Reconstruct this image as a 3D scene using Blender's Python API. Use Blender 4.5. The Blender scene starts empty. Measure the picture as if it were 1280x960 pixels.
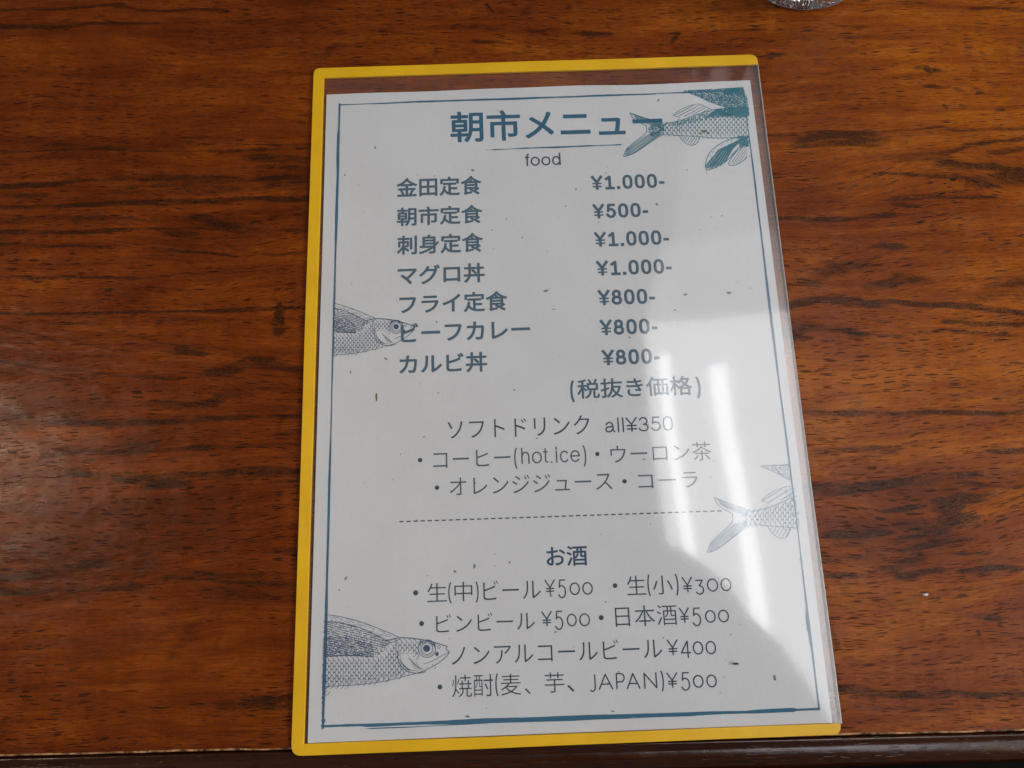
import bpy, math, random
import numpy as np
from mathutils import Vector, Matrix

S = bpy.context.scene
COL = S.collection
random.seed(7)
RNG = np.random.RandomState(11)

# ------------------------------------------------------------------ camera
F_PX = 1000.0                                    # focal length in photograph pixels (1280 wide)
CAM_T = np.array([0.018211, 0.003814, -0.35858])
CAM_W = np.array([-0.26096, -0.002016, 0.035538])


def rot(w):
    th = np.linalg.norm(w)
    k = w / th
    K = np.array([[0, -k[2], k[1]], [k[2], 0, -k[0]], [-k[1], k[0], 0]])
    return np.eye(3) + math.sin(th) * K + (1 - math.cos(th)) * K @ K


CAM_R = rot(CAM_W)
CAM_C = -CAM_R.T @ CAM_T
cam = bpy.data.cameras.new('camera')
cam_o = bpy.data.objects.new('camera', cam)
COL.objects.link(cam_o)
cam.sensor_width = 36.0
cam.lens = 36.0 * F_PX / 1280.0
cam.clip_start = 0.01
cam.clip_end = 60.0
M = Matrix([list(r) for r in CAM_R.T]).to_4x4()
M.translation = Vector(CAM_C)
cam_o.matrix_world = M
S.camera = cam_o


def P(u, v, z=0.0):
    """photograph pixel -> point of the horizontal plane z (metres)"""
    d = CAM_R.T @ np.array([(u - 640) / F_PX, -(v - 480) / F_PX, -1.0])
    t = (z - CAM_C[2]) / d[2]
    p = CAM_C + t * d
    return float(p[0]), float(p[1])


def pxof(x, y, z=0.0):
    c = CAM_R @ np.array([x, y, z]) + CAM_T
    return 640 + F_PX * c[0] / -c[2], 480 - F_PX * c[1] / -c[2]


def mirror(u, v, Z, z0=0.0015):
    """where the mirror ray of a pixel on the sleeve meets the height Z"""
    x, y = P(u, v, z0)
    d = np.array([x, y, z0]) - CAM_C
    d[2] = -d[2]
    t = (Z - z0) / d[2]
    return x + d[0] * t, y + d[1] * t


# ------------------------------------------------------------------ light
W = bpy.data.worlds.new('World')
S.world = W
W.use_nodes = True
W.node_tree.nodes['Background'].inputs[0].default_value = (1.0, 0.98, 0.97, 1)
W.node_tree.nodes['Background'].inputs[1].default_value = 0.085


def area(name, loc, target, sx, sy, power, colour=(1, 1, 1), spread=180):
    l = bpy.data.lights.new(name, 'AREA')
    l.shape = 'RECTANGLE'
    l.size, l.size_y = sx, sy
    l.energy = power
    l.color = colour
    l.spread = math.radians(spread)
    o = bpy.data.objects.new(name, l)
    COL.objects.link(o)
    o.location = loc
    o.rotation_euler = (Vector(target) - Vector(loc)).to_track_quat('-Z', 'Y').to_euler()
    return o


area('window_light', (1.66, -0.30, 1.16), (0.0, 0.0, 0.0), 1.2, 0.9, 27.5, (1.0, 0.99, 0.985))
# a small bright opening low on the left, seen as the gloss at the left edge of the table
lx, ly = mirror(-105, 570, 0.62, 0.0)
area('left_window_light', (lx, ly, 0.62), (P(-105, 570)[0], P(-105, 570)[1], 0), 0.06, 0.28, 0.17, (1.0, 0.86, 0.66), spread=50)

S.view_settings.view_transform = 'Standard'
S.view_settings.look = 'None'
S.view_settings.exposure = 0.0
S.view_settings.gamma = 1.0
S.cycles.max_bounces = 12
S.cycles.transparent_max_bounces = 16
S.cycles.use_denoising = True


# ------------------------------------------------------------------ helpers
def tag(o, label=None, cat=None, group=None, kind=None):
    if label: o['label'] = label
    if cat: o['category'] = cat
    if group: o['group'] = group
    if kind: o['kind'] = kind
    return o


def empty(name, loc=(0, 0, 0)):
    o = bpy.data.objects.new(name, None)
    o.empty_display_size = 0.02
    COL.objects.link(o)
    o.location = loc
    return o


def mesh(name, verts, faces, mat, parent=None, smooth=False):
    m = bpy.data.meshes.new(name)
    m.from_pydata([tuple(map(float, v)) for v in verts], [], faces)
    m.materials.append(mat)
    if smooth:
        m.polygons.foreach_set('use_smooth', [True] * len(m.polygons))
    m.update()
    o = bpy.data.objects.new(name, m)
    COL.objects.link(o)
    if parent is not None:
        o.parent = parent
        o.matrix_parent_inverse = parent.matrix_world.inverted() if False else Matrix.Translation(-Vector(parent.location))
    return o


def srgb(r, g, b):
    f = lambda c: (c / 255 / 12.92) if c / 255 <= 0.04045 else ((c / 255 + 0.055) / 1.055) ** 2.4
    return (f(r), f(g), f(b), 1.0)


class NT:
    def __init__(s, name):
        s.m = bpy.data.materials.new(name)
        s.m.use_nodes = True
        s.t = s.m.node_tree
        s.n = s.t.nodes
        s.b = s.n['Principled BSDF']
        s.out = s.n['Material Output']

    def node(s, typ, **kw):
        n = s.n.new(typ)
        for k, v in kw.items():
            setattr(n, k, v)
        return n

    def link(s, a, b):
        s.t.links.new(a, b)

    def val(s, sock, v):
        if isinstance(v, (int, float, tuple, list)):
            sock.default_value = v
        else:
            s.link(v, sock)

    def math(s, op, a, b=0.0, c=None, clamp=False):
        n = s.node('ShaderNodeMath', operation=op, use_clamp=clamp)
        s.val(n.inputs[0], a)
        s.val(n.inputs[1], b)
        if c is not None: s.val(n.inputs[2], c)
        return n.outputs[0]

    def maprange(s, v, a, b, c=0.0, d=1.0, smooth=True):
        n = s.node('ShaderNodeMapRange', interpolation_type='SMOOTHSTEP' if smooth else 'LINEAR')
        s.val(n.inputs[0], v)
        for i, x in enumerate((a, b, c, d)): s.val(n.inputs[i + 1], x)
        return n.outputs[0]

    def scale(s, vec, sc, off=(0, 0, 0)):
        n = s.node('ShaderNodeMapping')
        s.link(vec, n.inputs[0])
        n.inputs['Scale'].default_value = sc
        n.inputs['Location'].default_value = off
        return n.outputs[0]

    def noise(s, vec, scale=1.0, detail=2.0, rough=0.5, dist=0.0):
        n = s.node('ShaderNodeTexNoise')
        s.link(vec, n.inputs['Vector'])
        n.inputs['Scale'].default_value = scale
        n.inputs['Detail'].default_value = detail
        n.inputs['Roughness'].default_value = rough
        n.inputs['Distortion'].default_value = dist
        return n.outputs['Fac']

    def voronoi(s, vec, scale=1.0, feature='F1', out='Distance', rnd=1.0):
        n = s.node('ShaderNodeTexVoronoi', feature=feature)
        s.link(vec, n.inputs['Vector'])
        n.inputs['Scale'].default_value = scale
        n.inputs['Randomness'].default_value = rnd
        return n.outputs[out]

    def mix(s, f, a, b, blend='MIX'):
        n = s.node('ShaderNodeMix', data_type='RGBA', blend_type=blend)
        s.val(n.inputs[0], f)
        s.val(n.inputs[6], a)
        s.val(n.inputs[7], b)
        return n.outputs[2]

    def bump(s, h, strength, dist, normal=None):
        n = s.node('ShaderNodeBump')
        n.inputs['Strength'].default_value = strength
        n.inputs['Distance'].default_value = dist
        s.link(h, n.inputs['Height'])
        if normal is not None: s.link(normal, n.inputs['Normal'])
        return n.outputs[0]

    def obj(s):
        return s.node('ShaderNodeTexCoord').outputs['Object']


# ------------------------------------------------------------------ materials
def wood_material(name, attr=True, tone=0.93):
    k = NT(name)
    if attr:
        a = k.node('ShaderNodeAttribute', attribute_name='grain')
        g = a.outputs['Vector']
        fg = k.node('ShaderNodeAttribute', attribute_name='figure').outputs['Fac']
        lt = k.node('ShaderNodeAttribute', attribute_name='crease').outputs['Fac']
        rd = k.node('ShaderNodeAttribute', attribute_name='warmth').outputs['Fac']
        pd = k.node('ShaderNodeAttribute', attribute_name='pore').outputs['Fac']
    else:
        g = k.obj()
        v = k.node('ShaderNodeValue'); v.outputs[0].default_value = 0.0
        fg = lt = v.outputs[0]
        v2 = k.node('ShaderNodeValue'); v2.outputs[0].default_value = 0.45
        rd = pd = v2.outputs[0]
    broad = k.noise(k.scale(g, (9, 75, 9)), 1, 5, 0.6)
    bands = k.noise(k.scale(g, (14, 260, 14), (3, 5, 0)), 1, 4, 0.65, 0.4)
    fibre = k.noise(k.scale(g, (90, 1900, 90), (1, 2, 0)), 1, 3, 0.6)
    fleck = k.noise(k.scale(g, (380, 1500, 300)), 1, 3, 0.7)
    blot = k.noise(k.scale(g, (38, 60, 40), (9, 1, 0)), 1, 4, 0.6)
    cross = k.noise(k.scale(g, (330, 24, 20), (2, 7, 0)), 1, 2, 0.5)      # faint ripple across the grain
    t = k.math('MULTIPLY', broad, 0.34)
    t = k.math('MULTIPLY_ADD', bands, 0.30, t)
    t = k.math('MULTIPLY_ADD', blot, 0.30, t)
    t = k.math('MULTIPLY_ADD', cross, 0.04, t)
    t = k.math('ADD', t, -0.045)
    t = k.math('MULTIPLY_ADD', fibre, 0.24, t)
    t = k.math('MULTIPLY_ADD', fleck, 0.20, t)
    t = k.math('MULTIPLY_ADD', k.math('SUBTRACT', rd, 0.5), 0.26, t)
    r = k.node('ShaderNodeValToRGB')
    k.link(t, r.inputs[0])
    cr = r.color_ramp
    cr.elements[0].position = 0.44
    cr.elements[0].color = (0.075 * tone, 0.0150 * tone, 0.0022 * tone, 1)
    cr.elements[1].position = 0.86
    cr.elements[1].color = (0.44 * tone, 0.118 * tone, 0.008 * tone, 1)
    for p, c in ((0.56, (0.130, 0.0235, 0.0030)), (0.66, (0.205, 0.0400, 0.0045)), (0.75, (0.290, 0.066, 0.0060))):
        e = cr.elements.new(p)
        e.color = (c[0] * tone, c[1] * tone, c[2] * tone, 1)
    col = r.outputs[0]
    # dark figure of the wood: patchy and fibrous
    nz = k.math('ADD', k.math('MULTIPLY', k.noise(k.scale(g, (170, 900, 100), (4, 4, 0)), 1, 5, 0.75), 0.6),
                k.math('MULTIPLY', k.noise(k.scale(g, (30, 330, 30), (8, 4, 0)), 1, 3, 0.6), 0.4))
    dk = k.math('ADD', fg, k.math('MULTIPLY', k.math('SUBTRACT', nz, 0.5), k.math('MULTIPLY', k.math('MINIMUM', fg, 0.7), 3.6)))
    dk = k.maprange(dk, 0.17, 0.70, 0.0, 0.93)
    gen = k.maprange(k.math('ADD', bands, k.math('MULTIPLY', k.math('SUBTRACT', nz, 0.5), 0.9)), 0.60, 0.85, 0.0, 0.55)
    dk = k.math('MAXIMUM', dk, gen)
    grit = k.noise(k.scale(g, (700, 2100, 300), (2, 9, 0)), 1, 3, 0.7)
    dk = k.math('MULTIPLY', dk, k.maprange(grit, 0.36, 0.58, 0.50, 1.0))
    brk = k.noise(k.scale(g, (55, 210, 40), (1, 8, 0)), 1, 3, 0.6)
    dk = k.math('MULTIPLY', dk, k.maprange(brk, 0.34, 0.54, 0.52, 1.0))
    thread = k.maprange(k.noise(k.scale(g, (120, 1350, 50), (6, 6, 0)), 1, 3, 0.6), 0.50, 0.66, 0.0, 0.50)
    dk = k.math('MAXIMUM', dk, k.math('MULTIPLY', thread, k.maprange(blot, 0.35, 0.6)))
    col = k.mix(dk, col, (0.020 * tone, 0.0095 * tone, 0.0050 * tone, 1))
    # pores: short dark dashes along the grain
    pores = None
    for i, (sx, sy, th, off) in enumerate(((105, 1050, 0.34, (0, 0, 0)), (150, 1500, 0.36, (5.3, 2.1, 0)), (70, 760, 0.26, (1.7, 8.2, 0)))):
        d = k.voronoi(k.scale(g, (sx, sy, 0), off))
        c = k.voronoi(k.scale(g, (sx, sy, 0), off), out='Color')
        sep = k.node('ShaderNodeSeparateColor')
        k.link(c, sep.inputs[0])
        cut = k.math('MULTIPLY', k.maprange(sep.outputs[0], 0.25, 1.0, 0.25, 1.0, False), th)
        cl = k.noise(k.scale(g, (11, 95, 10), (i * 3.1, 4, 0)), 1, 3, 0.6)
        cut = k.math('MULTIPLY', cut, k.maprange(k.math('ADD', cl, k.math('MULTIPLY', k.math('SUBTRACT', pd, 0.5), 0.5)), 0.34, 0.56))
        p = k.maprange(k.math('SUBTRACT', d, cut), -0.07, 0.03, 1.0, 0.0)
        pores = p if pores is None else k.math('MAXIMUM', pores, p)
    pores = k.math('MULTIPLY', pores, k.maprange(fleck, 0.25, 0.5, 0.65, 1.0))
    col = k.mix(k.math('MULTIPLY', pores, 0.85), col, (0.011 * tone, 0.0045 * tone, 0.0024 * tone, 1))
    # lighter worn creases
    cn = k.math('MULTIPLY', lt, k.maprange(k.noise(g, 900, 2, 0.6), 0.3, 0.6, 0.25, 1.0), clamp=True)
    col = k.mix(k.math('MULTIPLY', cn, 0.30), col, (0.22, 0.08, 0.02, 1))
    k.link(col, k.b.inputs['Base Color'])
    ro = k.maprange(k.noise(g, 70, 4, 0.6), 0.3, 0.7, 0.22, 0.34)
    k.link(ro, k.b.inputs['Roughness'])
    k.b.inputs['Specular IOR Level'].default_value = 0.14
    h = k.math('MULTIPLY', pores, -1.0)
    h = k.math('MULTIPLY_ADD', fibre, 0.45, h)
    h = k.math('MULTIPLY_ADD', cn, 0.4, h)
    scr = k.noise(k.scale(g, (1300, 60, 50), (7, 3, 0)), 1, 3, 0.6)
    h = k.math('MULTIPLY_ADD', scr, 0.22, h)
    h = k.math('MULTIPLY_ADD', k.noise(g, 1600, 2, 0.6), 0.22, h)
    n1 = k.bump(h, 0.5, 0.00016)
    n2 = k.bump(k.noise(k.scale(g, (60, 90, 60)), 1, 2, 0.5), 0.5, 0.0009, n1)
    k.link(n2, k.b.inputs['Normal'])
    return k.m


M_WOOD = wood_material('table_wood')
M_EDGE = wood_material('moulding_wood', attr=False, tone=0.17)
_b = M_EDGE.node_tree.nodes['Principled BSDF']
_b.inputs['Specular IOR Level'].default_value = 0.7
for l_ in list(_b.inputs['Roughness'].links): M_EDGE.node_tree.links.remove(l_)
_b.inputs['Roughness'].default_value = 0.22


def plain(name, col, rough=0.5, spec=0.5):
    k = NT(name)
    k.b.inputs['Base Color'].default_value = col
    k.b.inputs['Roughness'].default_value = rough
    k.b.inputs['Specular IOR Level'].default_value = spec
    return k


# yellow binding
k = plain('yellow_plastic', (0.86, 0.50, 0.010, 1), 0.38, 0.5)
c = k.obj()
mixc = k.mix(k.maprange(k.noise(c, 45, 4, 0.6), 0.3, 0.7), (0.80, 0.445, 0.008, 1), (0.88, 0.51, 0.012, 1))
spk = k.maprange(k.noise(c, 2600, 2, 0.6), 0.70, 0.78)
mixc = k.mix(k.math('MULTIPLY', spk, 0.35), mixc, (0.30, 0.19, 0.02, 1))
k.link(mixc, k.b.inputs['Base Color'])
k.link(k.bump(k.noise(c, 500, 3, 0.6), 0.25, 0.0002), k.b.inputs['Normal'])
M_YEL = k.m

# paper
k = plain('paper', (0.73, 0.74, 0.765, 1), 0.85, 0.1)
c = k.obj()
pc = k.mix(k.maprange(k.noise(c, 22, 4, 0.6), 0.3, 0.7), (0.69, 0.698, 0.72, 1), (0.735, 0.745, 0.77, 1))
mot = k.noise(k.scale(c, (900, 260, 10)), 1, 3, 0.7)
pc = k.mix(k.maprange(mot, 0.3, 0.75, 0.0, 0.35), pc, (0.66, 0.655, 0.65, 1))
k.link(pc, k.b.inputs['Base Color'])
k.link(k.bump(k.noise(c, 1400, 3, 0.6), 0.12, 0.0002), k.b.inputs['Normal'])
M_PAPER = k.m


def ink(name, rgb, fade=0.25):
    k = plain(name, srgb(*rgb), 0.8, 0.1)
    c = k.obj()
    base = srgb(*rgb)
    pale = tuple(base[i] * 0.6 + 0.40 * 0.7 for i in range(3)) + (1,)
    f = k.maprange(k.noise(c, 1900, 3, 0.7), 0.45, 0.75, 0.0, fade)
    k.link(k.mix(f, base, pale), k.b.inputs['Base Color'])
    return k.m


INK_TITLE = ink('ink_title_blue', (50, 102, 130))
INK_ITEM = ink('ink_item_teal', (80, 106, 124))
INK_DARK = ink('ink_dark_slate', (60, 78, 92))
INK_GREY = ink('ink_grey_slate', (82, 98, 108))
INK_NAVY = ink('ink_navy', (52, 80, 108))
INK_FRAME = ink('ink_frame_blue', (56, 106, 134))
INK_TEAL = ink('ink_fish_teal', (20, 112, 132), 0.3)
INK_FISH = ink('ink_fish_navy', (60, 88, 118), 0.3)
INK_PALE = ink('ink_fish_pale_blue', (76, 122, 150), 0.3)
INK_FLECK = ink('ink_fleck_grey', (122, 128, 134), 0.4)
INK_BROWN = ink('stain_brown', (120, 100, 60), 0.3)


# clear plastic film
def film(name, haze, rough):
    k = NT(name)
    k.n.remove(k.b)
    c = k.obj()
    gl = k.node('ShaderNodeBsdfGlossy')
    gl.inputs['Color'].default_value = (1, 1, 1, 1)
    # scuffed film: fine scratches break the gloss up
    sc1 = k.noise(k.scale(c, (2600, 300, 10)), 1, 3, 0.75)
    sc2 = k.voronoi(k.scale(c, (420, 900, 10), (3, 1, 0)), feature='DISTANCE_TO_EDGE')
    line = k.maprange(sc2, 0.0, 0.035, 1.0, 0.0)
    ro = k.math('ADD', k.math('MULTIPLY', k.maprange(sc1, 0.40, 0.75), 0.07), rough)
    k.link(ro, gl.inputs['Roughness'])
    h = k.math('ADD', k.noise(c, 2300, 3, 0.7), k.math('MULTIPLY', line, 1.2))
    nb = k.bump(h, 0.009, 0.00012)
    k.link(nb, gl.inputs['Normal'])
    tr = k.node('ShaderNodeBsdfTransparent')
    df = k.node('ShaderNodeBsdfDiffuse')
    df.inputs['Color'].default_value = (0.78, 0.76, 0.78, 1)
    ge = k.node('ShaderNodeNewGeometry')
    dt = k.node('ShaderNodeVectorMath', operation='DOT_PRODUCT')
    k.link(ge.outputs['Normal'], dt.inputs[0])
    k.link(ge.outputs['Incoming'], dt.inputs[1])
    cs = k.math('SUBTRACT', 1.0, k.math('ABSOLUTE', dt.outputs['Value']), clamp=True)
    fr = k.math('MULTIPLY_ADD', k.math('POWER', cs, 5.0), 0.90, 0.075)      # both faces of the thin film
    m1 = k.node('ShaderNodeMixShader')
    hz = k.math('ADD', haze, k.math('MULTIPLY', k.maprange(k.noise(k.scale(c, (260, 40, 10)), 1, 4, 0.7), 0.45, 0.85), haze * 1.0))
    k.link(hz, m1.inputs[0])
    k.link(tr.outputs[0], m1.inputs[1])
    k.link(df.outputs[0], m1.inputs[2])
    m2 = k.node('ShaderNodeMixShader')
    k.link(fr, m2.inputs[0])
    k.link(m1.outputs[0], m2.inputs[1])
    k.link(gl.outputs[0], m2.inputs[2])
    k.link(m2.outputs[0], k.out.inputs[0])
    return k.m


M_FILM = film('clear_film', 0.013, 0.03)
M_BACK = film('clear_back_film', 0.010, 0.12)
k = plain('film_cut_edge', (0.75, 0.73, 0.70, 1), 0.3, 0.6)
k.b.inputs['Transmission Weight'].default_value = 0.4
M_RIM = k.m

k = plain('drinking_glass', (0.97, 0.98, 0.98, 1), 0.02, 0.5)
k.b.inputs['Transmission Weight'].default_value = 1.0
k.b.inputs['IOR'].default_value = 1.5
M_GLASS = k.m

k = plain('dark_floor', (0.012, 0.011, 0.010, 1), 0.9, 0.05)
k.link(k.mix(k.maprange(k.noise(k.obj(), 9, 4, 0.6), 0.35, 0.65), (0.003, 0.003, 0.003, 1), (0.008, 0.008, 0.007, 1)), k.b.inputs['Base Color'])
M_FLOOR = k.m
M_CRUMB = plain('dark_red_crumb', (0.045, 0.006, 0.005, 1), 0.5).m
M_CHIP = plain('white_chip', (0.75, 0.74, 0.70, 1), 0.5).m
M_BLOCKER = plain('blocker_black', (0.03, 0.028, 0.026, 1), 0.8, 0.2).m
M_CEIL = plain('dull_ceiling_boards', (0.10, 0.095, 0.085, 1), 0.9, 0.2).m


def emit(name, col, s):
    k = NT(name)
    k.n.remove(k.b)
    e = k.node('ShaderNodeEmission')
    e.inputs[0].default_value = col
    e.inputs[1].default_value = s
    k.link(e.outputs[0], k.out.inputs[0])
    return k.m


# ------------------------------------------------------------------ numpy noise
def vnoise(x, y, seed):
    xi = np.floor(x).astype(np.int64)
    yi = np.floor(y).astype(np.int64)
    fx = x - xi
    fy = y - yi
    fx = fx * fx * (3 - 2 * fx)
    fy = fy * fy * (3 - 2 * fy)

    def h(a, b):
        n = (a * 374761393 + b * 668265263 + seed * 974634777) & 0x7fffffff
        n = ((n ^ (n >> 13)) * 1274126177) & 0x7fffffff
        return ((n ^ (n >> 16)) & 0xffff) / 65535.0
    return (h(xi, yi) * (1 - fx) + h(xi + 1, yi) * fx) * (1 - fy) + (h(xi, yi + 1) * (1 - fx) + h(xi + 1, yi + 1) * fx) * fy


def fbm(x, y, seed, octv=3):
    r = 0
    a = 0.5
    for i in range(octv):
        r = r + a * (vnoise(x * 2 ** i, y * 2 ** i, seed + i) - 0.5)
        a *= 0.5
    return r


# ------------------------------------------------------------------ table
E0 = np.array(P(0, 943))
E1 = np.array(P(1280, 911))
EU = (E1 - E0) / np.linalg.norm(E1 - E0)          # along the front edge
EV = np.array([-EU[1], EU[0]])                    # away from the viewer
EO = np.array(P(640, 927.5))


def tb(x, y):
    d = np.array([x, y]) - EO
    return float(d @ EU), float(d @ EV)


table = empty('wooden_table', (EO[0], EO[1], 0))
tag(table, 'varnished reddish brown wooden table with dark streaked grain and moulded front edge', 'table')

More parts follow.
